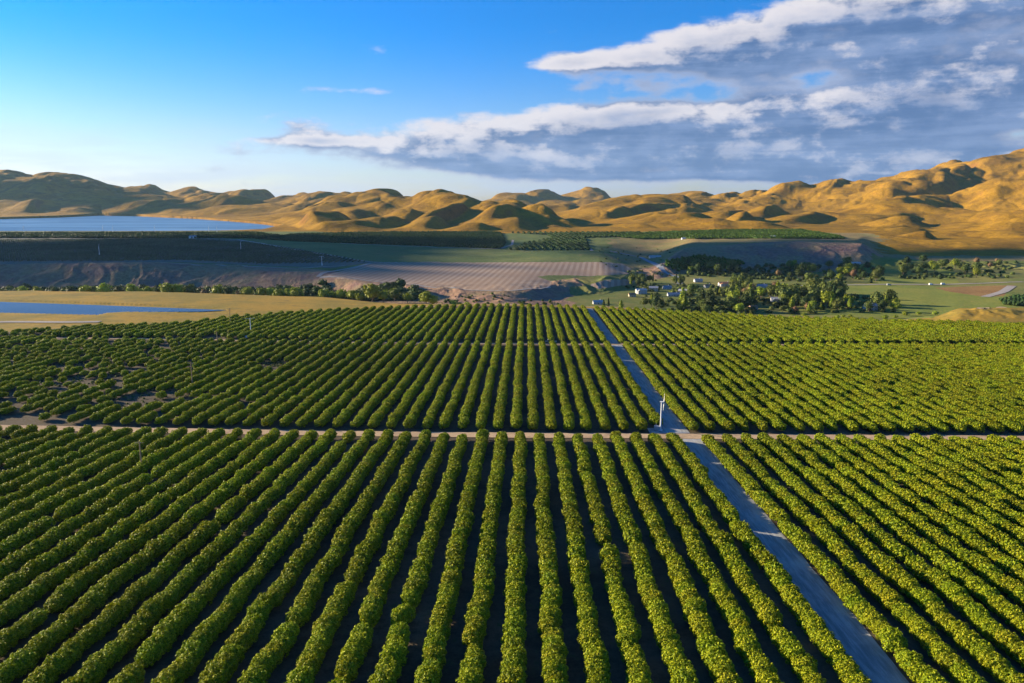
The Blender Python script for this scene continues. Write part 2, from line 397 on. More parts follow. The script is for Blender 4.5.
M_BLUFF = mat('bluff_earth', slope_nat((.27, .20, .11), (.33, .20, .125), (.38, .23, .16), .012, .06))
M_VALLEY = mat('valley_grass', natural((.13, .155, .04), (.22, .20, .06), (.08, .085, .03), .008, .05, .3, .5))
M_GREEN = mat('green_slope', natural((.15, .17, .055), (.10, .14, .045), (.20, .17, .07), .006, .03, .3, .5))
M_PASTURE = mat('pasture', natural((.21, .215, .045), (.16, .19, .04), (.25, .215, .055), .01, .05, .3, .3))
M_BROWN = mat('ploughed', natural((.22, .12, .05), (.26, .16, .06), (.30, .19, .08), .01, .06, .4, .3))
M_BENCH = mat('bench_earth', natural((.27, .19, .08), (.19, .17, .065), (.33, .24, .12), .012, .07, .4, .3))
M_SOIL = mat('orchard_soil', natural((.070, .054, .034), (.115, .090, .060), (.06, .07, .025), .03, .35, 1.8, .25, .4))
M_PLATEAU = mat('plateau_soil', natural((.11, .135, .11), (.15, .14, .11), (.10, .12, .08), .004, .04, .3, .3))
M_DIRTROAD = mat('pale_dirt', natural((.48, .34, .20), (.40, .28, .17), (.28, .20, .13), .03, .3, 1.6, .06, .3))
M_HAUL = mat('dusty_track', natural((.36, .32, .28), (.30, .27, .24), (.42, .38, .34), .02, .15, 1, .1, .3))
M_VILLROAD = mat('grey_asphalt', natural((.22, .24, .27), (.27, .28, .30), None, .02, .3, 1.6, .03, .2))
def f_gravel(g):
    P = pos(g); mp = g.n('ShaderNodeMapping'); g.put(mp.inputs[0], P); mp.inputs['Scale'].default_value = (1, .09, 1)
    n1 = g.noise(mp.outputs[0], 1.3, 6, .65); n2 = g.noise(P, .07, 5, .6); n3 = g.noise(P, 3.0, 3, .7)
    c = g.mix(g.sm(n1, .35, .68), (.20, .21, .21), (.36, .365, .36))
    c = g.mix(g.m('MULTIPLY', g.sm(n2, .48, .66), .6), c, (.42, .41, .38))
    c = g.mix(g.m('MULTIPLY', g.sm(n3, .55, .7), .35), c, (.14, .14, .15))
    return diffuse(g, c, .9, .2, g.m('ADD', n1, n3), .4, .05)
M_GRAVEL = mat('gravel', f_gravel)
def f_bare(g):
    P = pos(g); mp = g.n('ShaderNodeMapping'); mp.vector_type = 'POINT'; g.put(mp.inputs[0], P); mp.inputs['Rotation'].default_value = (0, 0, math.radians(6))
    sp = g.n('ShaderNodeSeparateXYZ'); g.put(sp.inputs[0], mp.outputs[0])
    n2 = g.noise(P, .05, 5, .65); n1 = g.noise(P, .008, 4, .6); n3 = g.noise(P, .4, 4, .7)
    ph = g.m('ADD', g.m('MULTIPLY', sp.outputs[0], 2 * math.pi / 8.5), g.m('MULTIPLY', n2, .7))
    w = g.m('SINE', ph)
    c = g.mix(g.sm(w, -.5, .6), (.27, .19, .135), (.37, .28, .21))
    c = g.mix(g.sm(n1, .4, .65), c, (.27, .19, .14)) if False else g.mix(g.m('MULTIPLY', g.sm(n1, .4, .6), .5), c, (.33, .22, .14))
    c = g.mix(g.m('MULTIPLY', g.sm(n3, .5, .7), .3), c, (.18, .16, .10))
    return diffuse(g, c, .95, .05, n3, .3, .3)
M_BARE = mat('bare_rows', f_bare)
def f_water(c, rough, sp_=.2):
    def fn(g):
        P = pos(g); mp = g.n('ShaderNodeMapping'); g.put(mp.inputs[0], P); mp.inputs['Scale'].default_value = (.25, 1, 1)
        n = g.noise(mp.outputs[0], .08, 5, .6); n2 = g.noise(mp.outputs[0], .006, 5, .65)
        p = g.n('ShaderNodeBsdfPrincipled'); g.put(p.inputs['Base Color'], g.mix(g.sm(n2, .4, .62), c, (c[0] * 2.4, c[1] * 2.0, c[2] * 1.7))); p.inputs['Specular IOR Level'].default_value = sp_
        p.inputs['Roughness'].default_value = rough; p.inputs['IOR'].default_value = 1.33
        b = g.n('ShaderNodeBump'); g.put(b.inputs['Height'], n); b.inputs['Strength'].default_value = .25; b.inputs['Distance'].default_value = .3
        g.put(p.inputs['Normal'], b.outputs[0]); return p.outputs[0]
    return fn
M_LAKE = mat('lake_water', f_water((.055, .125, .22), .35, .12))
M_CANAL = mat('canal_water', f_water((.012, .030, .085), .25, .06))
def f_leaf(base, alt, amt=.35, trans=.14, vv=.35, con=0.0):
    def fn(g):
        geo = g.n('ShaderNodeNewGeometry'); oi = g.n('ShaderNodeObjectInfo')
        P = geo.outputs['Position']; n = g.noise(P, .35, 3, .6); nb = g.noise(P, .012, 4, .6)
        f = g.m('ADD', g.m('MULTIPLY', geo.outputs['Random Per Island'], .55), g.m('MULTIPLY', n, .5), clamp=True)
        c = g.mix(g.sm(f, .35, .95, 0, amt * 1.6), base, alt)
        hs = g.n('ShaderNodeHueSaturation'); g.put(hs.inputs['Color'], c)
        g.put(hs.inputs['Value'], g.m('MULTIPLY', g.m('ADD', 1 - vv / 2, g.m('MULTIPLY', oi.outputs['Random'], vv)), g.sm(nb, .3, .7, .82, 1.15)))
        g.put(hs.inputs['Hue'], g.m('ADD', .485, g.m('MULTIPLY', oi.outputs['Random'], .03)))
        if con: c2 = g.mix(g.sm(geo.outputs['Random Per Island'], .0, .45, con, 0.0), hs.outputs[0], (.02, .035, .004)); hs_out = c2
        else: hs_out = hs.outputs[0]
        p = g.n('ShaderNodeBsdfPrincipled'); g.put(p.inputs['Base Color'], hs_out); p.inputs['Roughness'].default_value = .6; p.inputs['Specular IOR Level'].default_value = .10
        t = g.n('ShaderNodeBsdfTranslucent'); g.put(t.inputs[0], g.mix(1.0, hs.outputs[0], (1.3, 1.3, .6), 'MULTIPLY'))
        m = g.n('ShaderNodeMixShader'); g.put(m.inputs[0], trans); g.put(m.inputs[1], p.outputs[0]); g.put(m.inputs[2], t.outputs[0])
        return m.outputs[0]
    return fn
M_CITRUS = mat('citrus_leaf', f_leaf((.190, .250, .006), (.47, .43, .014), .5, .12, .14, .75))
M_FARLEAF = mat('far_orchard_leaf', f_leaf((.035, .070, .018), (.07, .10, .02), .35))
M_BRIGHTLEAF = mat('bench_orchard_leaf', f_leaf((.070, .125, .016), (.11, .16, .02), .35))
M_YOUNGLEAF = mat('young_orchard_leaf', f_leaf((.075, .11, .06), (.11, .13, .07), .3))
M_PALE = mat('pale_leaf', f_leaf((.20, .25, .02), (.36, .38, .05), .5))
M_OLIVE = mat('olive_leaf', f_leaf((.11, .14, .03), (.19, .21, .05), .4))
M_DARK = mat('dark_leaf', f_leaf((.045, .070, .020), (.08, .11, .025), .35))
M_RUST = mat('budding_twigs', f_leaf((.20, .12, .06), (.25, .18, .09), .4))
M_BARK = mat('bark', lambda g: diffuse(g, g.mix(g.noise(pos(g), 3.0, 4, .6), (.10, .075, .05), (.20, .16, .12)), .9))
M_WHITE = mat('white_paint', lambda g: diffuse(g, g.mix(g.noise(pos(g), 1.2, 4, .6), (.72, .72, .70), (.84, .84, .82)), .45, .4))
M_METAL = mat('weathered_metal', lambda g: diffuse(g, g.mix(g.noise(pos(g), 2.0, 4, .6), (.30, .31, .32), (.45, .45, .45)), .5, .4))
M_WOOD = mat('pole_wood', lambda g: diffuse(g, g.mix(g.noise(pos(g), 2.0, 4, .6), (.34, .21, .11), (.46, .30, .17)), .9))
M_STUCCO = mat('cream_stucco', lambda g: diffuse(g, g.mix(g.noise(pos(g), .6, 4, .6), (.44, .36, .25), (.52, .44, .33)), .9))
M_STUCCOW = mat('white_stucco', lambda g: diffuse(g, g.mix(g.noise(pos(g), .6, 4, .6), (.40, .40, .40), (.52, .52, .51)), .9))
M_STUCCOP = mat('pink_stucco', lambda g: diffuse(g, g.mix(g.noise(pos(g), .6, 4, .6), (.50, .33, .24), (.58, .40, .30)), .9))
M_ROOFG = mat('grey_shingle', lambda g: diffuse(g, g.mix(g.noise(pos(g), 1.5, 4, .6), (.20, .22, .26), (.30, .32, .36)), .85))
M_ROOFR = mat('clay_tile', lambda g: diffuse(g, g.mix(g.noise(pos(g), 1.5, 4, .6), (.34, .15, .08), (.46, .22, .12)), .85))
M_ROOFW = mat('pale_roof', lambda g: diffuse(g, g.mix(g.noise(pos(g), 1.5, 4, .6), (.34, .35, .36), (.45, .45, .46)), .6))
M_GLASS = mat('window_glass', lambda g: diffuse(g, (.03, .04, .05), .1, .6))
M_DOOR = mat('door_paint', lambda g: diffuse(g, (.16, .09, .05), .5, .4))
M_SHADECLOUD = mat('shade_cloud_white', lambda g: diffuse(g, (.8, .8, .82), 1.0, 0.0))

# ------------------------------------------------------------------ object helpers
def tag(o, label=None, cat=None, group=None, kind=None):
    if label: o['label'] = label
    if cat: o['category'] = cat
    if group: o['group'] = group
    if kind: o['kind'] = kind
    return o
def link(o, parent=None):
    COL.objects.link(o)
    if parent is not None: o.parent = parent
    return o
def empty(name, loc, rz=0.0):
    o = bpy.data.objects.new(name, None); o.location = loc; o.rotation_euler = (0, 0, rz); o.empty_display_size = .5; return link(o)
def mesh_np(name, V, Q, m, smooth=False):
    me = bpy.data.meshes.new(name); V = np.asarray(V, np.float32); Q = np.asarray(Q, np.int32)
    k = Q.shape[1]
    me.vertices.add(len(V)); me.vertices.foreach_set('co', V.ravel())
    me.loops.add(Q.size); me.loops.foreach_set('vertex_index', Q.ravel())
    me.polygons.add(len(Q)); me.polygons.foreach_set('loop_start', np.arange(0, Q.size, k, dtype=np.int32))
    me.update(calc_edges=True); me.validate()
    if smooth: me.polygons.foreach_set('use_smooth', np.ones(len(me.polygons), bool))
    if m: me.materials.append(m)
    return me
def mobj(name, me, parent=None, loc=None):
    o = bpy.data.objects.new(name, me)
    if loc is not None: o.location = loc
    return link(o, parent)
class MB:
    """collects solid shapes into one mesh"""
    def __init__(s): s.v = []; s.f = []
    def poly(s, vs, fs):
        b = len(s.v); s.v += [tuple(v) for v in vs]; s.f += [tuple(i + b for i in f) for f in fs]
    def box(s, c, d, rz=0.0):
        ca, sa = math.cos(rz), math.sin(rz); vs = []
        for sx in (-.5, .5):
            for sy in (-.5, .5):
                for sz in (-.5, .5):
                    x, y = sx * d[0], sy * d[1]; vs.append((c[0] + x * ca - y * sa, c[1] + x * sa + y * ca, c[2] + sz * d[2]))
        s.poly(vs, [(0, 1, 3, 2), (4, 6, 7, 5), (0, 4, 5, 1), (2, 3, 7, 6), (0, 2, 6, 4), (1, 5, 7, 3)])
    def tube(s, p0, p1, r0, r1, n=10):
        p0, p1 = np.array(p0, float), np.array(p1, float); a = p1 - p0; a /= np.linalg.norm(a)
        u = np.cross(a, [0, 0, 1.]) if abs(a[2]) < .9 else np.cross(a, [1., 0, 0]); u /= np.linalg.norm(u); w = np.cross(a, u)
        vs = []
        for p, r in ((p0, r0), (p1, r1)):
            for i in range(n):
                t = 2 * math.pi * i / n; vs.append(tuple(p + (u * math.cos(t) + w * math.sin(t)) * r))
        s.poly(vs, [(i, (i + 1) % n, n + (i + 1) % n, n + i) for i in range(n)] + [tuple(range(n))[::-1], tuple(range(n, 2 * n))])
    def gable(s, w, d, z0, h, over=.4, th=.18):
        # roof along X
        W, D = w / 2 + over, d / 2 + over
        for sg in (-1, 1):
            vs = [(-W, sg * D, z0 - .1), (W, sg * D, z0 - .1), (W, 0, z0 + h), (-W, 0, z0 + h)]
            vs += [(x, y, z + th) for x, y, z in vs]
            s.poly(vs, [(0, 1, 2, 3), (7, 6, 5, 4), (0, 4, 5, 1), (1, 5, 6, 2), (2, 6, 7, 3), (3, 7, 4, 0)])
    def mesh(s, name, m):
        me = bpy.data.meshes.new(name); me.from_pydata(s.v, [], s.f); me.update(); me.materials.append(m); return me
    def build(s, name, m, parent=None, loc=None): return mobj(name, s.mesh(name, m), parent, loc)

# ------------------------------------------------------------------ terrain
azs = np.concatenate([np.linspace(-math.pi, -1.35, 26)[:-1], np.linspace(-1.35, -.68, 130)[:-1],
                      np.linspace(-.68, .70, 1300)[:-1], np.linspace(.70, 1.35, 60)[:-1], np.linspace(1.35, math.pi, 26)[:-1]])
rs = [4, 12, 25, 40]; r = 55.
while r < 560: rs.append(r); r *= 1.013
while r < 1500: rs.append(r); r += 3.2
while r < 3500: rs.append(r); r += 6.5
while r < 7800: rs.append(r); r += 17
while r < 14000: rs.append(r); r *= 1.08
rs = np.array(rs)
AZ, RR = np.meshgrid(azs, rs); XX = np.sin(AZ) * RR; YY = np.cos(AZ) * RR
ZZ = height(XX.ravel(), YY.ravel()).reshape(XX.shape)
ZZ = np.where(RR > 8200, np.minimum(ZZ, 60), ZZ)
NR, NA = XX.shape
idx = np.arange(NR * NA).reshape(NR, NA); nxt = np.roll(idx, -1, axis=1)
QUADS = np.stack([idx[:-1], idx[1:], nxt[1:], nxt[:-1]], -1).reshape(-1, 4)
QUADS = QUADS[:, ::-1]
VV = np.stack([XX.ravel(), YY.ravel(), ZZ.ravel()], 1)
cen = VV[QUADS].mean(1); cpx, cpy, cw = pix(cen[:, 0], cen[:, 1], cen[:, 2])
jx = fbm(cen[:, 0] / 25., cen[:, 1] / 25., 2) * 1.3; jy = fbm(cen[:, 0] / 25. + 9, cen[:, 1] / 25., 2) * .5
cpx = cpx + jx; cpy = cpy + jy
cr = np.hypot(cen[:, 0], cen[:, 1]); caz = np.arctan2(cen[:, 0], cen[:, 1])
cre = np.interp(caz, EA, ER); infront = (np.abs(caz) < 1.35)
zone = np.zeros(len(QUADS), int)                     # 0 orchard ground
zone[infront & (cr > cre + 3)] = 1                   # dry grass
R1, R4, R5, R7 = [ci(caz, CR[:, k]) / cosf(caz) for k in (1, 3, 4, 7)]
caz = caz + fbm(cen[:, 0] / 45., cen[:, 1] / 45., 3) * .03
zone[infront & (cr > R1 - 5) & (caz > az_of(575))] = 3
zone[infront & (cr > R1 + 20) & (caz <= az_of(575))] = 2
zone[infront & (cr > R4 - 10) & (cr < R5 + 50) & (caz > az_of(640)) & (caz < az_of(885))] = 2
zone[infront & (cr > R5 + 50) & (cr < R7)] = 4
zone[infront & (cr > R5 + 40) & (cr < R7) & (caz > az_of(610))] = 10
zone[infront & (cr > 1420 / cosf(caz)) & (caz > az_of(885))] = 8
zone[infront & (cr >= R7 - 20)] = 8
inv = (cw > 0) & infront & (cr > cre)
Zp = [(5, [(-500, 238.5), (190, 237.8), (245, 240.5), (300, 249), (372, 262.5), (330, 268), (262, 265.5), (180, 262), (120, 262.5), (0, 264), (-500, 266)]),
      (4, [(225, 236), (330, 240), (420, 243), (545, 249), (590, 254), (632, 264), (600, 263), (440, 261.5), (378, 262), (300, 248.5)]),
      (6, [(352, 268), (376, 262), (440, 262.5), (600, 262), (622, 263.5), (632, 269), (628, 274), (590, 276), (548, 275), (536, 277), (552, 281), (550, 286), (510, 291), (470, 290), (420, 285.5), (318, 277)]),
      (6, [(590, 285), (605, 280), (640, 279), (632, 284), (598, 289)]),
      (7, [(792, 288), (850, 284), (930, 286), (1024, 296), (1100, 300), (1100, 318), (860, 318), (790, 312)]),
      (9, [(935, 287.5), (1015, 285), (1003, 296), (985, 297), (945, 291)]),
      (7, [(880, 258), (950, 262), (960, 285), (880, 284), (845, 270)])]
for zi, P in Zp: zone[inv & poly_in(cpx, cpy, P)] = zi
zone[infront & (caz > az_of(955)) & (cr > cre + 3) & (cr < 672 / cosf(caz))] = 1
ZN = [('orchard_ground', M_SOIL), ('dry_grassland', M_GRASS), ('bluff', M_BLUFF), ('valley_floor', M_VALLEY), ('green_hillside', M_GREEN), ('plateau_ground', M_PLATEAU),
      ('bare_field', M_BARE), ('pasture', M_PASTURE), ('hills', M_GOLDHILL), ('ploughed_field', M_BROWN), ('bench_ground', M_BENCH)]
for zi, (nm, m) in enumerate(ZN):
    q = QUADS[zone == zi]
    if not len(q): continue
    u_, inv_ = np.unique(q, return_inverse=True)
    me = mesh_np(nm, VV[u_], inv_.reshape(-1, 4), m, True)
    tag(mobj(nm, me), kind='structure')
# smooth normals across zone seams: terrain pieces share vertices' positions; seams follow real edges

# water
def water(name, poly, z, m):
    vs = []
    for px, py in poly:
        d = ray(px, py); t = (z - CAMZ) / d[2]; vs.append((d[0] * t, d[1] * t, z))
    me = bpy.data.meshes.new(name); me.from_pydata(vs, [], [tuple(range(len(vs)))]); me.update(); me.materials.append(m)
    tag(mobj(name, me), kind='structure')
def grow(poly, k):
    c = np.mean(poly, 0); return [(x + np.sign(x - c[0]) * k * 3, y + np.sign(y - c[1]) * k) for x, y in poly]
water('lake_water', grow(LAKE, .6), 20.0, M_LAKE)
water('canal_water', CANAL, 9.7, M_CANAL)

def ribbon(name, pts, width, m, off=.35, world=False, step=6.0, wob=.0):
    P = [np.array(p if world else ground_pt(*p), float) for p in pts]
    L = [P[0]]
    for a, b in zip(P[:-1], P[1:]):
        n = max(1, int(np.linalg.norm(b - a) / step))
        for i in range(1, n + 1): L.append(a + (b - a) * i / n)
    L = np.array(L)
    if not world:
        for _ in range(4): L[1:-1] = (L[:-2] + 2 * L[1:-1] + L[2:]) / 4
    T = np.gradient(L, axis=0); T /= np.linalg.norm(T, axis=1)[:, None] + 1e-9; N = np.stack([-T[:, 1], T[:, 0]], 1)
    K = 7; rows = []
    wv = width * (1 + wob * fbm(L[:, 0] / 12., L[:, 1] / 12., 3))
    for k in range(K): rows.append(L + N * (wv * (k / (K - 1) - .5))[:, None])
    A = np.array(rows); z = height(A[..., 0].ravel(), A[..., 1].ravel()).reshape(A.shape[:2]) + off
    n = len(L); V = np.concatenate([A, z[..., None]], -1).reshape(-1, 3)
    ii = np.arange(K * n).reshape(K, n); q = np.stack([ii[:-1, :-1], ii[:-1, 1:], ii[1:, 1:], ii[1:, :-1]], -1).reshape(-1, 4)
    return tag(mobj(name, mesh_np(name, V, q[:, ::-1] if True else q, m, True)), kind='structure')

ribbon('gravel_road', [(55.0, 20), (55.7, 247)], 9.6, M_GRAVEL, .06, True, 3, .10)
ribbon('gravel_road', [(54.0, 254), (53.6, 445)], 8.8, M_GRAVEL, .06, True, 3, .10)
ribbon('gravel_road', [(53.6, 451), (53.0, 634)], 7.0, M_GRAVEL, .06, True, 3, .10)
ribbon('gravel_pad', [(44, 257.5), (58, 257.5)], 7, M_GRAVEL, .09, True, 2, .3)
ribbon('dirt_path', [(-330, 250.3), (420, 250.3)], 6.4, M_DIRTROAD, .13, True, 4, .12)
ribbon('dirt_path', [(-300, 448), (-120, 448), (560, 448)], 5.0, M_DIRTROAD, .13, True, 4, .12)
ribbon('dirt_path', [(405, 307.2), (500, 304.6), (590, 306.6), (650, 309)], 6, M_DIRTROAD, .1, False, 4, .15)

# ------------------------------------------------------------------ foliage prototypes
def blob_radius(d, seed, amp):
    return 1 + amp * (np.sin(d[:, 0] * 4.1 + seed) * np.sin(d[:, 1] * 4.7 + seed * 1.7) * .6 + np.sin(d[:, 2] * 6.3 + seed * 2.3 + d[:, 0] * 5) * .35 + np.sin(d[:, 1] * 11 + seed * 3 + d[:, 2] * 9) * .3)
def crown(name, m, dims, zc, n, leaf, seed, amp=.14, core=.8, squash=.0, shell=.28, power=2.0, loc_clumps=0, cone=0.0):
    rg = np.random.default_rng(seed)
    d = rg.normal(size=(n, 3)); d /= np.linalg.norm(d, axis=1)[:, None]
    d[:, 2] = np.where(d[:, 2] < -.75, -d[:, 2], d[:, 2])
    e = (np.abs(d) ** power).sum(1) ** (-1 / power)
    rad = blob_radius(d, seed, amp) * e
    if loc_clumps:
        cd = rg.normal(size=(loc_clumps, 3)); cd /= np.linalg.norm(cd, axis=1)[:, None]; cd[:, 2] = np.abs(cd[:, 2]) - .3
        dist = np.min(np.linalg.norm(d[:, None] - cd[None], axis=2), axis=1)
        rad *= 1.14 - .40 * np.clip(dist / (2.6 / math.sqrt(loc_clumps) if loc_clumps > 20 else .7), 0, 1)
    inner = 1 - shell * rg.random(n) ** 1.6
    half = np.array(dims) / 2
    taper = 1 - cone * (d[:, 2] * .5 + .5)
    c = d * (rad * inner)[:, None] * half; c[:, :2] *= taper[:, None]; c[:, 2] += zc
    nrm = d / half; nrm /= np.linalg.norm(nrm, axis=1)[:, None]
    nrm = nrm + rg.normal(size=(n, 3)) * .55; nrm[:, 2] += .15; nrm /= np.linalg.norm(nrm, axis=1)[:, None]
    t = np.cross(nrm, rg.normal(size=(n, 3))); t /= np.linalg.norm(t, axis=1)[:, None]; b = np.cross(nrm, t)
    s = leaf * (.6 + .8 * rg.random(n)); w = s * (.55 + .3 * rg.random(n))
    V = np.stack([c - t * s[:, None] / 2, c - b * w[:, None] / 2 + nrm * (s * .12)[:, None], c + t * s[:, None] / 2, c + b * w[:, None] / 2 + nrm * (s * .12)[:, None]], 1).reshape(-1, 3)
    Q = np.arange(4 * n).reshape(n, 4)
    if core > 0:
        nu, nv = (12, 8) if n > 200 else (7, 5)
        uu, vv = np.meshgrid(np.linspace(0, 2 * math.pi, nu, endpoint=False), np.linspace(.12, math.pi - .12, nv))
        D = np.stack([np.sin(vv) * np.cos(uu), np.sin(vv) * np.sin(uu), np.cos(vv)], -1).reshape(-1, 3)
        e2 = (np.abs(D) ** power).sum(1) ** (-1 / power)
        C = D * (blob_radius(D, seed, amp) * e2 * core)[:, None] * half; C[:, :2] *= (1 - cone * (D[:, 2] * .5 + .5))[:, None]; C[:, 2] += zc
        ii = np.arange(nu * nv).reshape(nv, nu) + len(V); jj = np.roll(ii, -1, 1)
        q2 = np.stack([ii[:-1], ii[1:], jj[1:], jj[:-1]], -1).reshape(-1, 4)
        caps = np.array([[ii[0, 0], ii[0, 2], ii[0, 4], ii[0, nu - 2]]])
        V = np.concatenate([V, C]); Q = np.concatenate([Q, q2, caps])
    return mesh_np(name, V, Q, m, False)

def clumpy(name, m, dims, zc, nc, per, leaf, seed, crad=.62, power=2.5, core=.66):
    rg = np.random.default_rng(seed); half = np.array(dims) / 2
    d = rg.normal(size=(nc * 5, 3)); d /= np.linalg.norm(d, axis=1)[:, None]; d[:, 2] = np.where(d[:, 2] < -.5, -d[:, 2], d[:, 2])
    pick = [0]; dm = np.linalg.norm(d - d[0], axis=1)                 # spread the clumps evenly over the crown
    for _ in range(nc - 1):
        k = int(np.argmax(dm * (.8 + .4 * rg.random(len(d))))); pick.append(k); dm = np.minimum(dm, np.linalg.norm(d - d[k], axis=1))
    d = d[pick]; e = (np.abs(d) ** power).sum(1) ** (-1 / power)
    C = d * (e * (.74 + .28 * rg.random(nc)))[:, None] * (half - crad * .5); C[:, 2] += zc
    nr = d / half; nr /= np.linalg.norm(nr, axis=1)[:, None]
    R_ = crad * (.7 + .6 * rg.random(nc)); k = np.repeat(np.arange(nc), per); n = len(k)
    o = rg.normal(size=(n, 3)); o /= np.linalg.norm(o, axis=1)[:, None]
    sgn = np.sign((o * nr[k]).sum(1)); flip = (sgn < 0) & (rg.random(n) < .85); o[flip] *= -1
    c = C[k] + o * (R_[k] * (.72 + .33 * rg.random(n)))[:, None]
    nrm = o + rg.normal(size=(n, 3)) * .38; nrm /= np.linalg.norm(nrm, axis=1)[:, None]
    t = np.cross(nrm, rg.normal(size=(n, 3))); t /= np.linalg.norm(t, axis=1)[:, None]; b = np.cross(nrm, t)
    s = leaf * (.6 + .8 * rg.random(n)); w = s * (.55 + .3 * rg.random(n))
    V = np.stack([c - t * s[:, None] / 2, c - b * w[:, None] / 2, c + t * s[:, None] / 2, c + b * w[:, None] / 2], 1).reshape(-1, 3)
    Q = np.arange(4 * n).reshape(n, 4); nu, nv = 12, 8
    uu, vv = np.meshgrid(np.linspace(0, 2 * math.pi, nu, endpoint=False), np.linspace(.12, math.pi - .12, nv))
    D = np.stack([np.sin(vv) * np.cos(uu), np.sin(vv) * np.sin(uu), np.cos(vv)], -1).reshape(-1, 3)
    e2 = (np.abs(D) ** power).sum(1) ** (-1 / power); K = D * (e2 * core)[:, None] * half; K[:, 2] += zc
    ii = np.arange(nu * nv).reshape(nv, nu) + len(V); jj = np.roll(ii, -1, 1)
    V = np.concatenate([V, K]); Q = np.concatenate([Q, np.stack([ii[:-1], ii[1:], jj[1:], jj[:-1]], -1).reshape(-1, 4), np.array([[ii[0, 0], ii[0, 3], ii[0, 6], ii[0, 9]]])])
    return mesh_np(name, V, Q, m, False)

def gn_stuff(name, pts, protos, label, cat, kind='stuff'):
    """one object: scattered plants; pts rows = x y z rot scale variant zscale"""
    pts = np.array(pts, float)
    me = bpy.data.meshes.new(name); me.vertices.add(len(pts)); me.vertices.foreach_set('co', pts[:, :3].astype(np.float32).ravel())
    for nm, col, ty in (('rot', 3, 'FLOAT'), ('scl', 4, 'FLOAT'), ('vid', 5, 'INT'), ('zsc', 6, 'FLOAT')):
        a = me.attributes.new(nm, ty, 'POINT'); a.data.foreach_set('value', pts[:, col].astype(np.int32 if ty == 'INT' else np.float32))
    o = mobj(name, me)
    c = bpy.data.collections.new(name + '_sources')
    for k, pm in enumerate(protos):
        c.objects.link(bpy.data.objects.new('%s_source_%02d' % (name, k), pm))
    ng = bpy.data.node_groups.new(name, 'GeometryNodeTree')
    ng.interface.new_socket('Geometry', in_out='INPUT', socket_type='NodeSocketGeometry')
    ng.interface.new_socket('Geometry', in_out='OUTPUT', socket_type='NodeSocketGeometry')
    N, Lk = ng.nodes, ng.links
    gi, go = N.new('NodeGroupInput'), N.new('NodeGroupOutput')
    ci = N.new('GeometryNodeCollectionInfo'); ci.inputs['Collection'].default_value = c; ci.inputs['Separate Children'].default_value = True; ci.inputs['Reset Children'].default_value = True
    ip = N.new('GeometryNodeInstanceOnPoints'); ip.inputs['Pick Instance'].default_value = True
    def att(nm, ty):
        a = N.new('GeometryNodeInputNamedAttribute'); a.data_type = ty; a.inputs['Name'].default_value = nm; return a.outputs['Attribute']
    cr_ = N.new('ShaderNodeCombineXYZ'); Lk.new(att('rot', 'FLOAT'), cr_.inputs[2])
    mz = N.new('ShaderNodeMath'); mz.operation = 'MULTIPLY'; sc_ = att('scl', 'FLOAT'); Lk.new(sc_, mz.inputs[0]); Lk.new(att('zsc', 'FLOAT'), mz.inputs[1])
    cs = N.new('ShaderNodeCombineXYZ'); Lk.new(sc_, cs.inputs[0]); Lk.new(sc_, cs.inputs[1]); Lk.new(mz.outputs[0], cs.inputs[2])
    m2p = N.new('GeometryNodeMeshToPoints')
    Lk.new(gi.outputs[0], m2p.inputs[0]); Lk.new(m2p.outputs[0], ip.inputs['Points']); Lk.new(ci.outputs[0], ip.inputs['Instance'])
    Lk.new(att('vid', 'INT'), ip.inputs['Instance Index']); Lk.new(cr_.outputs[0], ip.inputs['Rotation']); Lk.new(cs.outputs[0], ip.inputs['Scale'])
    Lk.new(ip.outputs[0], go.inputs[0])
    md = o.modifiers.new('scatter', 'NODES'); md.node_group = ng
    return tag(o, label, cat, None, kind)

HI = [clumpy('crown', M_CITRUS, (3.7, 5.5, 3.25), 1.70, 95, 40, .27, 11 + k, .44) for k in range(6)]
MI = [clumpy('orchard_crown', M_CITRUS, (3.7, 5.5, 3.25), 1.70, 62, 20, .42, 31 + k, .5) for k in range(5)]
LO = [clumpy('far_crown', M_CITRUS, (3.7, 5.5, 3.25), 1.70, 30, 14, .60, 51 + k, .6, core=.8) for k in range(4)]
TR = MB(); TR.tube((0, 0, -.3), (0, 0, 1.2), .16, .12, 8)
TR.tube((0, 0, .5), (.7, .3, 1.7), .08, .04, 6); TR.tube((0, 0, .6), (-.6, .4, 1.8), .08, .04, 6); TR.tube((0, 0, .55), (.1, -.7, 1.7), .08, .04, 6)
TRM = TR.mesh('trunk', M_BARK)

# ------------------------------------------------------------------ the orchard
# patches where trees are missing or weak (photo places turned into ground places)
GAPS = [(150, 401, 40, 8, .85), (112, 404, 22, 9, .7), (30, 420, 45, 6, .85), (72, 368, 24, 6, .8), (272, 366, 18, 5, .85), (200, 360, 30, 7, .35), (100, 372, 45, 16, .40),
        (60, 350, 60, 12, .30), (60, 395, 60, 16, .40), (215, 337, 12, 3, .9), (170, 503, 5, 3, 1), (47, 598, 7, 4, 1), (270, 493, 5, 3, 1), (343, 447, 6, 3, 1),
        (425, 476, 4, 3, 1), (594, 533, 5, 5, 1), (20, 470, 12, 6, .8), (10, 445, 9, 5, .7), (132, 350, 50, 10, .3), (20, 335, 30, 5, .5), (500, 433, 0, 0, 0)]
gp = []
for px, py, a, b, pr in GAPS:
    if a == 0: continue
    x0, y0 = ground_pt(px, py); x1, _ = ground_pt(px + a, py); _, y1 = ground_pt(px, py - b); _, y2 = ground_pt(px, py + b)
    gp.append((x0, (y1 + y2) / 2, abs(x1 - x0), abs(y1 - y2) / 2 + .5, pr))
trees = []
rowx = [(k, 50.0 - 6.5 * (k - 1)) for k in range(1, 70)] + [(-k, 61.6 + 6.4 * (k - 1)) for k in range(1, 90)]
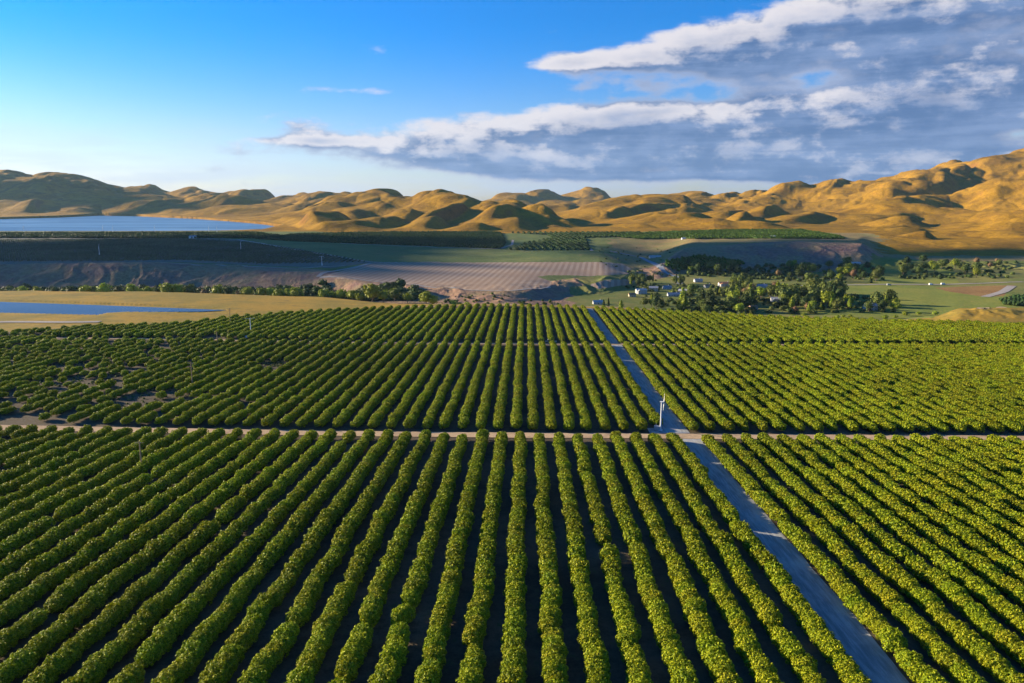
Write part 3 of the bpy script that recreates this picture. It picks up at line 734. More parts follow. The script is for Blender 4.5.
for rid, bx in rowx:
    for blk, (ya, yb, dx) in enumerate(((84.0, 242.5, 0.0), (258.5, 443.0, -1.9), (453.0, 760.0, -2.3))):
        ph = RNG.random() * 4 if blk else 0
        y = ya + (ph * .0)
        while y < yb:
            if blk == 2:
                a = math.atan2(bx + dx, y)
                if math.hypot(bx + dx, y) > np.interp(a, EA, ER) - 4: break
            if abs(math.atan2(bx + dx, y)) < math.radians(44):
                trees.append((rid, blk, bx + dx, y))
            y += 3.3
T = np.array(trees); n = len(T)
tx = T[:, 2] + perlin(T[:, 3] / 14., T[:, 0] * 3.7) * .75 + RNG.normal(size=n) * .16
ty = T[:, 3] + RNG.normal(size=n) * .22
keep = RNG.random(n) > .006
scl = 1 + RNG.normal(size=n) * .04 + perlin(tx / 18., ty / 18.) * .11
# left part of the middle block is uneven, with weak and missing trees
wl = fade(-70, -150, tx) * (T[:, 1] == 1) + .5 * fade(-120, -200, tx) * (T[:, 1] == 2) + .35 * fade(-60, -130, tx) * (T[:, 1] == 0)
keep &= RNG.random(n) > wl * .10
keep &= ~((wl > .3) & (perlin(tx / 11. + 3, ty / 8.) > .42))
weak = RNG.random(n) < .02; scl = np.where(weak, scl * RNG.uniform(.55, .8, n), scl)
scl *= 1 - wl * (.05 + .16 * RNG.random(n) ** 2)
for (gx, gy, ga, gb, pr) in gp:
    ins = ((tx - gx) / ga) ** 2 + ((ty - gy) / gb) ** 2 < 1
    keep &= ~(ins & (RNG.random(n) < pr))
keep &= ~((T[:, 1] == 1) & (T[:, 0] == 1) & (ty < 264))
T, tx, ty, scl = T[keep], tx[keep], ty[keep], scl[keep]; n = len(T)
tz = height(tx, ty) - .05
rot = RNG.integers(0, 2, n) * math.pi + RNG.normal(size=n) * .14; zs = 1 + RNG.normal(size=n) * .07
ppx, ppy, pw = pix(tx, ty, tz + 2.6)
inframe = (ppx > -8) & (ppx < 1032) & (ppy < 686) & (pw > 0)
order = np.argsort(pw + (~inframe) * 1e5)[:300]
isobj = np.zeros(n, bool); isobj[order] = True
ORD = 'zeroth first second third fourth fifth sixth seventh eighth ninth tenth eleventh twelfth thirteenth fourteenth fifteenth sixteenth seventeenth eighteenth nineteenth twentieth'.split()
def ordw(k):
    if k <= 20: return ORD[k]
    t = ['', '', 'twenty', 'thirty', 'forty', 'fifty', 'sixty', 'seventy', 'eighty', 'ninety'][k // 10]
    return (t + '-' + ORD[k % 10]) if k % 10 else t[:-1] + 'ieth'
cnt = {}
for i in sorted(order, key=lambda i: (T[i, 0], ty[i])):
    rid = int(T[i, 0]); cnt[rid] = cnt.get(rid, 0) + 1; k = cnt[rid]
    o = empty('citrus_tree', (tx[i], ty[i], tz[i]), rot[i]); s = scl[i]
    o.scale = (s, s, s * zs[i])
    side = 'left' if rid > 0 else 'right'; a = abs(rid)
    rw_ = 'row beside the gravel lane, %s side' % side if a == 1 else '%s row %s of the gravel lane' % (ordw(a), side)
    tag(o, 'rounded citrus tree, %s up from the near end, %s' % (ordw(k), rw_), 'tree', 'citrus trees in the orchard rows')
    mobj('trunk', TRM, o); mobj('crown', HI[int(RNG.integers(len(HI)))], o)
rest = ~isobj
lod = np.where(pw < 430, 0, 1)
vid = np.where(lod == 0, RNG.integers(0, len(MI), n), len(MI) + RNG.integers(0, len(LO), n))
pts = np.stack([tx, ty, tz, rot, scl, vid, zs], 1)[rest]
gn_stuff('citrus_orchard_trees', pts, MI + LO, 'long hedge-like rows of citrus trees filling the middle and far orchard', 'citrus trees')
print('orchard trees', n)

# distant orchards
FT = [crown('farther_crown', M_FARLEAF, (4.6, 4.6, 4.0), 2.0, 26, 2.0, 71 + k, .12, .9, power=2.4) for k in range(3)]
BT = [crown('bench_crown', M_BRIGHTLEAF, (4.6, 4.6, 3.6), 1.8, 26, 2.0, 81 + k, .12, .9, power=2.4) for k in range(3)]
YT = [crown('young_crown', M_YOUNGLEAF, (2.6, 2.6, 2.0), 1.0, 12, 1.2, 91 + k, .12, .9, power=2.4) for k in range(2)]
def plant_poly(name, poly, sx, sy, ang, protos, label, scale=1.0, drop=.02, hmax=60, rmin=900, rmax=2600):
    w = [ground_pt(px, py) for px, py in poly]; w = np.array(w)
    x0, y0 = w.min(0) - 50; x1, y1 = w.max(0) + 50; c = (w.min(0) + w.max(0)) / 2; R = max(x1 - x0, y1 - y0) * .75
    gx, gy = np.meshgrid(np.arange(-R, R, sx), np.arange(-R, R, sy)); gx, gy = gx.ravel(), gy.ravel()
    ca, sa = math.cos(ang), math.sin(ang); x = c[0] + gx * ca - gy * sa; y = c[1] + gx * sa + gy * ca
    rr = np.hypot(x, y); m = (rr > rmin) & (rr < rmax); x, y = x[m], y[m]
    z = height(x, y); px, py, _ = pix(x, y, z); m = poly_in(px, py, poly) & (z < hmax) & (RNG.random(len(x)) > drop); x, y, z = x[m], y[m], z[m]
    k = len(x); x = x + RNG.normal(size=k) * .25; y = y + RNG.normal(size=k) * .25
    s = scale * (1 + RNG.normal(size=k) * .09)
    print(name, k)
    gn_stuff(name, np.stack([x, y, z - .1, RNG.random(k) * 6.28, s, RNG.integers(0, len(protos), k), 1 + RNG.normal(size=k) * .08], 1), protos, label, 'orchard')
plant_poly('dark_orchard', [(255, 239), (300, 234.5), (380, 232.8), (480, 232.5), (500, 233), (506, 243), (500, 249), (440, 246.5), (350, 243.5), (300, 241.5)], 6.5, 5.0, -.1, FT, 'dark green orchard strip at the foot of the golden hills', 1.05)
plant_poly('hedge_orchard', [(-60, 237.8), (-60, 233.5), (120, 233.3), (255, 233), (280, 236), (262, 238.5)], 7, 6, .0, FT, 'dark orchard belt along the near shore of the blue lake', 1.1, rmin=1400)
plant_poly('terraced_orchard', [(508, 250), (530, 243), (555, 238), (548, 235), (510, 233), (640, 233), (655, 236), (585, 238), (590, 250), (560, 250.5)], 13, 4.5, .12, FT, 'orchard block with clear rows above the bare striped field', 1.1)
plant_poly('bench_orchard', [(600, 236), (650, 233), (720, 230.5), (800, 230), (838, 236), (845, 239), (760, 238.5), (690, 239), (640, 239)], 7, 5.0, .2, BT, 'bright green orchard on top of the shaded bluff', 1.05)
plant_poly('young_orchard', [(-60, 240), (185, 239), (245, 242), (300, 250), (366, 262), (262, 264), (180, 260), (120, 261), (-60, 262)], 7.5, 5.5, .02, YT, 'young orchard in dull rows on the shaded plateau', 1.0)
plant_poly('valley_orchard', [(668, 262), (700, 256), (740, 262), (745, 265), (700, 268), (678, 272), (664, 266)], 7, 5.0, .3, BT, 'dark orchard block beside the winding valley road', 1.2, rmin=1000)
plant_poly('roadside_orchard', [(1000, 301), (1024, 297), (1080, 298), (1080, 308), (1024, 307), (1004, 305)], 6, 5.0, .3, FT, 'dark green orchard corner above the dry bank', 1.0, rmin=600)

# ------------------------------------------------------------------ tracks beyond the orchard
ribbon('dirt_track', [(180, 237.6), (235, 239.5), (262, 243.5), (320, 254), (372, 262.2), (440, 262.2)], 7, M_HAUL)
ribbon('dirt_track', [(372, 263), (350, 268.5), (318, 277)], 6, M_HAUL)
ribbon('dirt_track', [(160, 262.5), (220, 265), (300, 268.5), (345, 266)], 5, M_HAUL)
ribbon('dirt_track', [(340, 243.2), (420, 246.5), (500, 249.2), (512, 245), (513, 240)], 5, M_HAUL)
ribbon('dirt_track', [(585, 239), (586, 246), (592, 251)], 6, M_HAUL)
ribbon('dirt_track', [(320, 277.5), (420, 285.8), (470, 290.5), (510, 291.5), (550, 287)], 4, M_HAUL)
ribbon('dirt_track', [(-60, 325), (0, 322), (70, 322.5), (100, 322)], 8, M_HAUL)
ribbon('valley_road', [(610, 251), (640, 257), (650, 262), (662, 270), (678, 277), (680, 284)], 9, M_VILLROAD)
ribbon('valley_road', [(560, 263), (575, 256)], 5, M_HAUL) if False else None
ribbon('valley_road', [(800, 286), (880, 284.5), (950, 284.5), (1024, 282)], 8, M_HAUL)
ribbon('valley_road', [(985, 297), (1003, 292), (1012, 286)], 10, M_HAUL)
ribbon('dirt_track', [(980, 309), (1000, 306.5), (1060, 309)], 5, M_DIRTROAD)

# ------------------------------------------------------------------ clouds added unseen, left of view, to shade chosen parts of valley and hills
def shade_cloud(cx, cy, cz, ax, ay, az_, seed, tilt=0.0):
    nu, nv = 180, 60
    uu, vv = np.meshgrid(np.linspace(0, 2 * math.pi, nu, endpoint=False), np.linspace(.02, math.pi - .02, nv))
    D = np.stack([np.sin(vv) * np.cos(uu), np.sin(vv) * np.sin(uu), np.cos(vv)], -1)
    nz = fbm(D[..., 0] * 2.2 + seed, D[..., 1] * 2.2 + D[..., 2] * 1.3, 5, .55)
    rad = 1 + .75 * nz
    V = D * rad[..., None] * np.array([ax, ay, az_]); V[..., 2] = np.where(V[..., 2] < 0, V[..., 2] * .5, V[..., 2])
    ca, sa = math.cos(tilt), math.sin(tilt); X = V[..., 0] * ca - V[..., 1] * sa; Y = V[..., 0] * sa + V[..., 1] * ca
    V = np.stack([X + cx, Y + cy, V[..., 2] + cz], -1).reshape(-1, 3)
    ii = np.arange(nu * nv).reshape(nv, nu); jj = np.roll(ii, -1, 1)
    q = np.stack([ii[:-1], ii[1:], jj[1:], jj[:-1]], -1).reshape(-1, 4)
    o = mobj('shade_cloud', mesh_np('shade_cloud', V, q, M_SHADECLOUD, True))
    return tag(o, 'grey-white cloudlike blocker added beyond the left edge to shade valley and hills', 'shade_cloud', kind='stuff')
def shade_cloud_for(px, py, ax, ay, az_, seed, H=1500., tilt=0.0):  # sets an added cloud sunward so its shadow lands on the given spot
    x, y = ground_pt(px, py); L = H / math.tan(SUN_ELEV)
    shade_cloud(x + SUN_DIR[0] * L, y + SUN_DIR[1] * L, H, ax, ay, az_, seed, tilt)
shade_cloud_for(10, 252, 640, 225, 60, 1.0)
shade_cloud_for(330, 243, 330, 130, 40, 5.0)
shade_cloud_for(950, 254, 230, 60, 30, 12.0, tilt=.1)  # added to lay a dark band below the right-hand hills
shade_cloud_for(70, 203, 900, 230, 60, 17.0, H=1900.)  # this and the next are added to put patchy shade on left hills
shade_cloud_for(200, 205, 420, 130, 50, 23.0, H=1900.)
shade_cloud_for(735, 255, 190, 130, 40, 9.0)

# ------------------------------------------------------------------ valley trees
def at(px, depth):
    d = ray(px, YH); t = depth / (-d[0] * math.sin(YAW) + d[1] * math.cos(YAW)); return d[0] * t, d[1] * t
def trunk_mesh(h, r, spread, seed):
    rg = random.Random(seed); b = MB(); b.tube((0, 0, -.6), (0, 0, h * .6), r, r * .65, 8); b.tube((0, 0, h * .6), (rg.uniform(-.4, .4), rg.uniform(-.4, .4), h * 1.25), r * .65, r * .25, 7)
    for k in range(5):
        a = k * 1.26 + rg.random(); z0 = h * rg.uniform(.4, .8)
        b.tube((0, 0, z0), (math.cos(a) * spread, math.sin(a) * spread, z0 + h * rg.uniform(.35, .7)), r * .4, r * .12, 6)
    return b.mesh('trunk', M_BARK)
def tree_kind(mt, dims, zc, n_, leaf, cone=0.0, trunk=(5, .35, 3), sd=1, nv=3, amp=.2, power=2.0):
    cs = [crown('crown', mt, dims, zc, n_, leaf, sd * 10 + k, amp, .62, shell=.55, power=power, loc_clumps=9, cone=cone) for k in range(nv)]
    return cs, trunk_mesh(trunk[0], trunk[1], trunk[2], sd)
KIND = {
    'P': (tree_kind(M_PALE, (11, 11, 9.5), 6.8, 520, 1.25, sd=3), 'pale yellow-green'),
    'O': (tree_kind(M_OLIVE, (12, 12, 11), 7.6, 560, 1.3, sd=4), 'olive-green'),
    'D': (tree_kind(M_DARK, (10, 10, 11), 7.2, 520, 1.2, sd=5), 'dark green'),
    'C': (tree_kind(M_DARK, (4.6, 4.6, 14), 7.5, 380, .9, cone=.65, trunk=(4, .25, .8), sd=6, amp=.1), 'dark pointed'),
    'Y': (tree_kind(M_PALE, (7.5, 7.5, 13), 7.0, 420, 1.0, cone=.6, trunk=(4, .25, 1.5), sd=7, amp=.12), 'yellow-green pointed'),
    'R': (tree_kind(M_RUST, (9, 9, 9), 6.4, 300, .8, sd=8), 'rusty pink budding'),
    'B': (tree_kind(M_PALE, (6, 6, 4.2), 2.0, 260, .9, trunk=(1.5, .2, 1.5), sd=9), 'low pale'),
}
def valley_tree(kind, x, y, s, where, grp, bag):
    bag.append((kind, x, y, s, where, grp))
def flush(bag):
    bag.sort(key=lambda q: pix(q[1], q[2], 0.0)[0]); c = {}
    for kind, x, y, s, where, grp in bag:
        c[(kind, where)] = c.get((kind, where), 0) + 1; k = c[(kind, where)]
        o = empty('bush' if kind == 'B' else 'tree', (x, y, gz(x, y) - .1), RNG.random() * 6.28)
        o.scale = (s, s, s * RNG.uniform(.9, 1.12))
        (cs, tm), ad = KIND[kind]
        noun = 'shrub' if kind == 'B' else 'tree'
        tag(o, '%s %s %s, %s such from the left' % (ad, noun, where, ordw(k)), 'shrub' if kind == 'B' else 'tree', grp)
        mobj('trunk', tm, o); mobj('crown', cs[int(RNG.integers(len(cs)))], o)
bag = []
W1 = 'on the river bank behind the canal'
for px, dep, k, s in [(12, 846, 'P', .8), (27, 850, 'P', .75), (45, 856, 'D', .8), (60, 850, 'D', .75), (75, 835, 'P', .95), (84, 845, 'O', .75), (95, 838, 'P', 1.0), (110, 852, 'D', .8), (123, 836, 'P', .95),
                      (132, 845, 'P', .7), (140, 838, 'P', .95), (150, 850, 'D', .8), (160, 832, 'P', 1.25), (170, 838, 'P', 1.1), (183, 846, 'O', 1.0), (197, 852, 'R', .8), (211, 838, 'P', 1.05), (222, 848, 'D', .85),
                      (232, 840, 'R', .7), (241, 834, 'P', 1.0), (256, 836, 'P', .85), (265, 838, 'P', .85), (274, 828, 'P', .95), (284, 834, 'P', .8), (291, 822, 'P', 1.1), (302, 838, 'D', .9), (312, 835, 'D', .9), (319, 815, 'P', 1.0),
                      (327, 818, 'P', .75), (337, 815, 'P', .9), (349, 806, 'P', .85), (356, 800, 'P', .75), (369, 785, 'P', 1.35), (380, 790, 'P', .9), (392, 795, 'O', .8), (405, 780, 'P', .7), (424, 755, 'P', .95), (431, 752, 'P', .8), (452, 748, 'B', 1.2), (466, 752, 'B', 1.0), (484, 748, 'B', .9)]:
    x, y = at(px, dep - 20); valley_tree(k, x, y, s * 1.42, W1, 'trees along the river bank', bag)
flush(bag); bag = []
HOUSE_PX = [(641, 294), (653, 292), (675, 297), (697, 284), (727, 286), (777, 304), (870, 309), (597, 303), (765, 288)]
W2 = 'in the wooded belt beyond the orchard'
front = [(606, 752, 'C', .95), (611, 756, 'C', .9), (624, 740, 'Y', 1.1), (617, 730, 'B', .9), (648, 790, 'O', .9), (655, 790, 'Y', 1.2), (660, 770, 'D', 1.35), (665, 765, 'D', 1.1), (672, 740, 'B', 1.0), (580, 735, 'B', .8),
         (767, 850, 'P', 1.5), (789, 850, 'P', 1.6), (806, 840, 'R', 1.5), (799, 820, 'O', 1.5), (743, 815, 'Y', 1.3)]
for px, dep, k, s in front:
    x, y = at(px, dep); valley_tree(k, x, y, s, W2, 'trees in the belt beyond the orchard', bag)
rr_ = random.Random(5); placed = []; tries = 0
while len(placed) < 104 and tries < 6000:
    tries += 1; px = rr_.uniform(672, 912); dep = rr_.uniform(735, 900)
    yb = 203 + 752 * 110 / dep
    if any(abs(px - hx) < 8 and yb > hy - 2 for hx, hy in HOUSE_PX): continue
    if px < 745 and dep > 840 or px > 850 and dep > 800: continue
    x, y = at(px, dep)
    if any(math.hypot(x - a, y - b) < 7.5 for a, b in placed): continue
    placed.append((x, y)); k = rr_.choices('POODDYRC', k=1)[0] if px > 690 else rr_.choices('POPY')[0]
    if k == 'C' and rr_.random() < .6: k = 'O'
    valley_tree(k, x, y, rr_.uniform(.95, 1.65) if dep > 760 else rr_.uniform(.7, 1.05), W2, 'trees in the belt beyond the orchard', bag)
for q in range(56):
    for _t in range(200):
        px, dep = rr_.uniform(632, 770), rr_.uniform(880, 1040); yb = 203 + 752 * 110 / dep; x, y = at(px, dep)
        if not any(abs(px - hx) < 11 and -7 < yb - hy < 9 for hx, hy in HOUSE_PX + [(683, 294), (667, 289), (708, 288)]) and not any(math.hypot(x - a, y - b) < 8 for a, b in placed): break
    placed.append((x, y)); valley_tree(rr_.choice('POODDYCCO'), x, y, rr_.uniform(.75, 1.2), 'among the houses of the settlement', 'trees among the houses', bag)
for px in (735, 752, 765, 800, 812, 848, 853, 858, 895, 905, 918, 930, 946, 957):
    x, y = at(px + rr_.uniform(-2, 2), rr_.uniform(690, 715)); valley_tree('B', x, y, rr_.uniform(.6, 1.1), W2, 'trees in the belt beyond the orchard', bag)
flush(bag); bag = []
W3 = 'on the valley floor below the bluffs'
placed = []; tries = 0
while len(placed) < 72 and tries < 6000:
    tries += 1; c = rr_.choice([(782, 890, 1020, 1230), (782, 890, 1020, 1230), (908, 1010, 1060, 1290), (692, 742, 1130, 1230)])
    px, dep = rr_.uniform(c[0], c[1]), rr_.uniform(c[2], c[3]); x, y = at(px, dep)
    if any(math.hypot(x - a, y - b) < 11 for a, b in placed): continue
    placed.append((x, y)); valley_tree(rr_.choices('PODRB', (3, 5, 3, 1, 1))[0], x, y, rr_.uniform(.9, 1.5), W3, 'trees on the valley floor', bag)
flush(bag)
# thickets nobody could count
TH = [crown('thicket_crown', M_DARK, (7, 7, 4.6), 2.0, 60, 1.4, 120 + k, .2, .8) for k in range(3)] + [crown('thicket_crown', M_OLIVE, (6, 6, 4), 1.8, 60, 1.3, 130 + k, .2, .8) for k in range(2)]
def thicket(name, boxes, nn, label, w=(3, 3, 3, 1, 1), s0=.6, s1=1.2):
    P = []
    for k in range(nn):
        c = rr_.choice(boxes); px, dep = rr_.uniform(c[0], c[1]), rr_.uniform(c[2], c[3]); x, y = at(px, dep)
        v = rr_.choices(range(5), w)[0]
        P.append((x, y, 0, rr_.random() * 6.28, rr_.uniform(s0, s1), v, rr_.uniform(.8, 1.2)))
    P = np.array(P); P[:, 2] = height(P[:, 0], P[:, 1]) - .2
    gn_stuff(name, P, TH, label, 'undergrowth')
thicket('riverside_thicket', [(-60, 130, 850, 925), (100, 330, 838, 915), (290, 400, 800, 850), (300, 420, 790, 830)], 900, 'dark scrub filling the river bottom behind the pale trees', s0=.9, s1=1.9)
thicket('belt_undergrowth', [(670, 760, 740, 860), (740, 905, 735, 860), (640, 770, 880, 1010)], 460, 'scrub growing between the trees of the wooded belt', (2, 2, 2, 3, 3))
thicket('valley_undergrowth', [(780, 890, 1010, 1240), (905, 1024, 1060, 1300), (745, 800, 1080, 1240), (690, 745, 1120, 1240)], 420, 'dark scrub on the shaded valley floor', (3, 3, 3, 2, 2), .7, 1.4)
thicket('weeds', [(0, 190, 285, 335), (0, 110, 330, 430), (250, 290, 350, 400)], 1500, 'dry weeds and small regrowth on the bare patches of the left orchard', (0, 1, 1, 3, 3), .07, .2)
thicket('hillside_scrub', [(628, 665, 960, 1150), (440, 560, 755, 800), (600, 680, 1100, 1500)], 160, 'scattered scrub on the slopes round the bare field', (2, 2, 2, 3, 3), .3, .7)

# ------------------------------------------------------------------ houses
def house(px, py, w, d, h, rz, wm, rm, label, roofh=2.4, wing=False, turret=False, name='house', cat='house', flat=False, nwin=3):
    x, y = ground_pt(px, py); zz = min(gz(x + a, y + b) for a in (-w / 2, w / 2) for b in (-d / 2, d / 2))
    o = empty(name, (x, y, zz), rz); o.scale = (.8, .8, .8); tag(o, label, cat, 'houses of the valley settlement' if cat == 'house' else None)
    b = MB(); b.box((0, 0, h / 2 - .5), (w, d, h + 1.0))
    if not flat:
        for sx in (-1, 1):      # gable ends
            b.poly([(sx * (w / 2 - .02), -d / 2, h), (sx * (w / 2 - .02), d / 2, h), (sx * (w / 2 - .02), 0, h + roofh * .92)], [(0, 1, 2)])
    if wing: b.box((-w * .28, -d / 2 - 2.2, h * .45 - .5), (w * .34, 4.6, h * .9 + 1))
    if turret: b.tube((w * .30, -d / 2 - .3, -.5), (w * .30, -d / 2 - .3, h + 3.2), 2.0, 2.0, 16)
    b.build('wall', wm, o)
    b = MB()
    if flat: b.box((0, 0, h + .15), (w + .6, d + .6, .3))
    else: b.gable(w, d, h, roofh)
    if wing:
        b2 = MB(); b2.gable(4.6, w * .34, h * .9, 1.5, .3)
        vs = [(-yy - w * .28 * 1, xx - d / 2 - 2.2, z_) for xx, yy, z_ in b2.v]; b.poly(vs, b2.f)
    if turret: b.tube((w * .30, -d / 2 - .3, h + 3.2), (w * .30, -d / 2 - .3, h + 6.2), 2.35, .1, 16)
    rf = b.build('roof', rm, o)
    if not flat and w > 10:
        c = MB(); c.box((w * .22, .8, h + roofh + .3), (.9, .9, 1.8)); c.build('chimney', wm, rf)
    storeys = 2 if h > 4.6 else 1
    for st in range(storeys):
        for k in range(nwin):
            wx = -w / 2 + w * (k + .5) / nwin; zc = 1.6 + st * 2.8
            if wing and wx < -w * .08: yy = -d / 2 - 4.5
            else: yy = -d / 2
            if wing and wx < -w * .40: continue
            if st == 0 and k == nwin // 2 and name == 'house':
                f = MB(); f.box((wx, yy - .04, 1.05), (1.1, .12, 2.1)); f.build('door', M_DOOR, o); continue
            f = MB(); f.box((wx, yy - .03, zc), (1.7, .10, 1.4)); fo = f.build('window', M_WHITE, o)
            p = MB(); p.box((wx, yy - .07, zc), (1.4, .10, 1.1)); p.build('pane', M_GLASS, fo)
    return o
house(641, 293.5, 16, 9, 5.6, .15, M_STUCCOW, M_ROOFW, 'large white house with pale roof beside tall dark trees', wing=True)
house(653.5, 291, 14, 9, 5.4, -.2, M_STUCCO, M_ROOFG, 'beige two-storey house right of the large white house')
house(632, 296.5, 10, 7, 3.2, .1, M_STUCCO, M_ROOFR, 'low cream house with clay roof left of the white house')
house(674, 296, 20, 8, 3.2, .05, M_STUCCOW, M_ROOFG, 'long low house with grey roof between tree groups', nwin=5)
house(683, 293.5, 13, 10, 4.6, -.5, M_STUCCO, M_ROOFW, 'cream gabled house catching the sun near the road')
house(667, 289, 13, 8, 3.4, .2, M_STUCCOW, M_ROOFG, 'grey-roofed house in shade behind the long low house')
house(698, 282, 14, 9, 3.6, .1, M_STUCCOW, M_ROOFG, 'blue-grey roofed house in shade below the trees')
house(725, 286, 22, 9, 4.8, .05, M_STUCCOW, M_ROOFR, 'wide white villa with orange clay roof on the lawn', nwin=6, wing=True)
house(708, 287.5, 12, 7, 3.2, .1, M_STUCCOW, M_ROOFR, 'small white annex with clay roof left of the wide villa')
house(762, 288, 16, 8, 4.0, .0, M_STUCCOW, M_ROOFG, 'pale house with blue-grey roof behind the belt trees')
house(777, 304, 17, 11, 7.4, -.2, M_STUCCOW, M_ROOFG, 'tall white mansion with round turret half hidden by trees', wing=True, turret=True)
house(870, 310, 15, 9, 6.0, .1, M_STUCCOW, M_ROOFG, 'blue-grey house with white walls among trees in shade')
house(753, 309.5, 10, 8, 3.6, .2, M_STUCCOP, M_ROOFR, 'small pink house at the orchard edge among trees')
house(737, 309, 8, 6, 3.2, .3, M_STUCCOP, M_ROOFG, 'tiny terracotta house with grey roof at the orchard edge')
house(598, 304, 14, 7, 3.0, .1, M_STUCCOW, M_ROOFW, 'low white house with shadowed roof beyond the road end')
house(193, 238.2, 18, 10, 5, .1, M_WHITE, M_ROOFW, 'white storage shed by the track on the shaded plateau', name='shed', cat='shed')
house(686, 238.6, 24, 10, 4, .05, M_WHITE, M_ROOFW, 'long white shed at the edge of the bright bench orchard', name='shed', cat='shed')
house(773, 238.0, 14, 8, 4, -.1, M_WHITE, M_ROOFW, 'short white shed on the bluff top by the bench orchard', name='shed', cat='shed')
house(655, 257.5, 26, 10, 4, .0, M_STUCCOW, M_ROOFW, 'long pale shed beside the winding valley road', name='shed', cat='shed')
house(816, 268.5, 18, 9, 3.5, .2, M_STUCCO, M_ROOFW, 'tan shed among the valley floor trees', name='shed', cat='shed')
house(855, 264.5, 22, 9, 3.5, .2, M_STUCCO, M_ROOFW, 'pale shed below the sunlit end of the bluff', name='shed', cat='shed')

# ------------------------------------------------------------------ wind machines
def wind_machine(px, py, h, rz, spin, label, s=1.0):
    x, y = ground_pt(px, py); o = empty('wind_machine', (x, y, gz(x, y)), rz); o.scale = (s, s, s)
    tag(o, label, 'wind machine', 'orchard wind machines')
    b = MB(); b.tube((0, 0, -.3), (0, 0, h), .30, .20, 14); b.box((0, 0, .1), (1.3, 1.3, .25)); b.build('tower', M_WHITE, o)
    b = MB(); b.tube((0, -.7, h + .15), (0, .6, h + .05), .26, .26, 12); b.tube((0, 0, h - .35), (0, 0, h + .1), .28, .28, 12); b.build('gearbox', M_WHITE, o)
    b = MB(); b.box((0, 1.3, .85), (1.3, 1.9, 1.3)); b.box((0, 1.3, 1.56), (1.45, 2.05, .12)); en = b.build('engine_box', M_METAL, o)
    b = MB(); b.tube((.45, 1.7, 1.5), (.45, 1.7, 2.3), .07, .07, 8); b.build('exhaust', M_METAL, en)
    b = MB(); b.tube((0, -.62, h + .15), (0, -1.0, h + .15), .2, .06, 10); b.build('hub', M_WHITE, o)
    for sg in (-1, 1):
        b = MB(); n_ = 7; vs = []
        for i in range(n_):
            t = i / (n_ - 1); rr = .15 + t * 2.85; c_ = .17 * (1 - .45 * t) + .03; tw = .7 - .5 * t
            for q, (cc, th) in enumerate(((-c_, 0), (0, .035), (c_, 0), (0, -.035))):
                lx = cc * math.cos(tw) - th * math.sin(tw); ly = cc * math.sin(tw) + th * math.cos(tw)
                X_, Z_ = lx, sg * rr
                vs.append((X_ * math.cos(spin) + Z_ * math.sin(spin), -.8 + ly, h + .15 - X_ * math.sin(spin) + Z_ * math.cos(spin)))
        fs = []
        for i in range(n_ - 1):
            for q in range(4): fs.append((i * 4 + q, i * 4 + (q + 1) % 4, i * 4 + 4 + (q + 1) % 4, i * 4 + 4 + q))
        fs += [(0, 1, 2, 3), tuple(range((n_ - 1) * 4, n_ * 4))]
        b.poly(vs, fs); b.build('blade', M_WHITE, o)
    return o
wind_machine(660.5, 430.5, 10.6, 1.2, .25, 'white wind machine standing beside the dirt crossroads')
wind_machine(251, 334.5, 10.6, .2, 1.5, 'white wind machine in the far left part of the orchard')
wind_machine(99.5, 255, 10.6, .6, .2, 'white wind machine in the middle of the shaded plateau', 1.2)
wind_machine(322, 265.3, 10.6, .1, 1.5, 'pale wind machine near the corner of the bare field', 1.2)
wind_machine(241, 250, 10.6, .5, .3, 'grey-looking wind machine in shade below the plateau track', 1.2)
for px, py, lb in [(24, 233, 'tiny white wind machine leftmost along the lake shore'), (103, 233, 'tiny white wind machine second from left along the lake'), (113, 233.2, 'tiny white wind machine just right of a twin on the shore'),
                   (155, 233, 'tiny white wind machine at the middle of the lake shore'), (209, 233, 'tiny white wind machine near the right lake end'), (217, 233, 'tiny white wind machine rightmost along the lake shore')]:
    wind_machine(px, py, 10.6, .5, .2, lb, 1.5)

# ------------------------------------------------------------------ utility poles
def pole(px, py, h, arms, label, rz=0.0):
    x, y = ground_pt(px, py); o = empty('utility_pole', (x, y, gz(x, y)), rz); tag(o, label, 'pole', 'wooden poles in the orchard')
    b = MB(); b.tube((0, 0, -.3), (.08, 0, h), .26, .18, 10); b.build('post', M_WOOD, o)
    for k in range(arms):
        b = MB(); zc = h - .5 - k * .9; b.box((.05, -.16, zc), (2.6 if k == 0 else 1.8, .14, .16)); a_ = b.build('crossarm', M_WOOD, o)
        for q in (-1.1, -.4, .45, 1.15):
            if abs(q) > 1 and k: continue
            b = MB(); b.tube((q, -.16, zc + .08), (q, -.16, zc + .30), .06, .04, 8); b.build('insulator', M_METAL, a_)
pole(192.5, 386, 11, 1, 'bare wooden pole in the patchy left part of the orchard')
pole(142, 472, 9.5, 1, 'wooden pole standing nearest, in the left orchard rows')
pole(230.5, 325, 12, 2, 'wooden pole with wide crossarms at the canal end')
pole(217.5, 345, 8, 0, 'thin short pole between the left wind machine and rows')
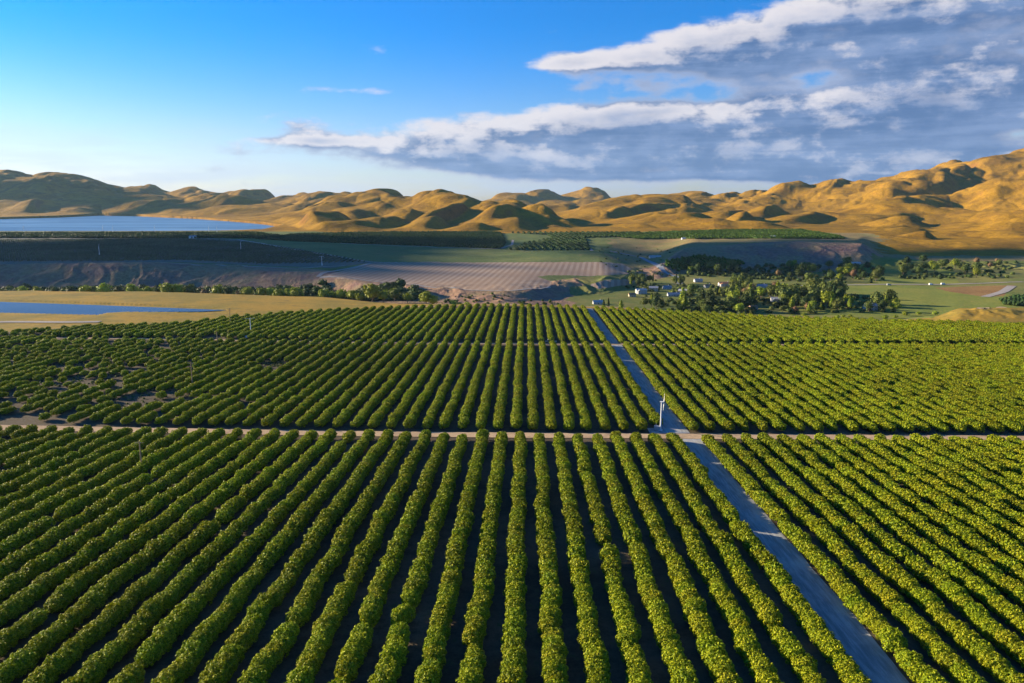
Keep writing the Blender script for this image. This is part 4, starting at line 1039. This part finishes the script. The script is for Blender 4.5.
def manifold(px, py, label):
    x, y = ground_pt(px, py); o = empty('irrigation_manifold', (x, y, gz(x, y)), 0.0); tag(o, label, 'irrigation manifold')
    b = MB(); b.tube((-3.6, 0, .9), (3.6, 0, .9), .16, .16, 10)
    for q in (-3.2, 0, 3.2): b.tube((q, 0, 0), (q, 0, .9), .12, .12, 8)
    b.build('pipe', M_WHITE, o)
    b = MB(); b.tube((-1.6, .9, 0), (-1.6, .9, 1.7), .55, .55, 14); b.tube((-1.6, .9, 1.7), (-1.6, .9, 2.0), .55, .15, 14); b.build('filter_tank', M_WHITE, o)
    b = MB(); b.tube((1.2, .9, 0), (1.2, .9, 1.5), .55, .55, 14); b.tube((1.2, .9, 1.5), (1.2, .9, 1.8), .55, .15, 14); b.build('filter_tank', M_WHITE, o)
manifold(551, 342.5, 'white irrigation pipes and filter tanks on the second cross path')
manifold(244, 338.5, 'white irrigation tanks near the foot of the left wind machine')
def van(px, py, rz, label, m_):
    x, y = ground_pt(px, py); o = empty('parked_van', (x, y, gz(x, y) + .2), rz); tag(o, label, 'van', 'vehicles parked by the valley road')
    b = MB(); L_, Wd = 5.6, 2.0
    prof = [(-2.8, .35), (2.8, .35), (2.8, 1.1), (2.1, 1.35), (1.5, 2.3), (-2.7, 2.4), (-2.8, 2.2)]
    vs = [(a, -Wd / 2, c) for a, c in prof] + [(a, Wd / 2, c) for a, c in prof]; k = len(prof)
    b.poly(vs, [tuple(range(k)), tuple(range(k, 2 * k))[::-1]] + [(i, k + i, k + (i + 1) % k, (i + 1) % k) for i in range(k)]); b.build('body', m_, o)
    b = MB(); b.box((.9, -Wd / 2 - .01, 1.75), (1.0, .04, .6)); b.build('window', M_GLASS, o)
    for sx in (-1.8, 1.8):
        for sy in (-1, 1):
            b = MB(); b.tube((sx, sy * .85, .38), (sx, sy * 1.02, .38), .38, .38, 14); b.build('wheel', M_GLASS, o)
van(931, 285.2, .1, 'white van parked left of another on the valley road', M_WHITE)
van(943, 284.8, .05, 'white van parked rightmost on the valley road', M_WHITE)
van(889, 285.6, .0, 'grey van parked farthest left on the valley road', M_METAL)

# ------------------------------------------------------------------ the air
def f_haze():
    m = bpy.data.materials.new('haze'); m.use_nodes = True; g = NT(m.node_tree); out = g.n('ShaderNodeOutputMaterial')
    v = g.n('ShaderNodeVolumePrincipled'); v.inputs['Color'].default_value = (.48, .72, 1, 1); v.inputs['Density'].default_value = HAZE; v.inputs['Anisotropy'].default_value = .2
    g.nt.links.new(v.outputs[0], out.inputs['Volume']); return m
HAZE = 1.6e-5
b = MB(); b.box((0, 0, 420), (31000, 31000, 1200)); hz_o = b.build('haze', f_haze()); tag(hz_o, kind='stuff')
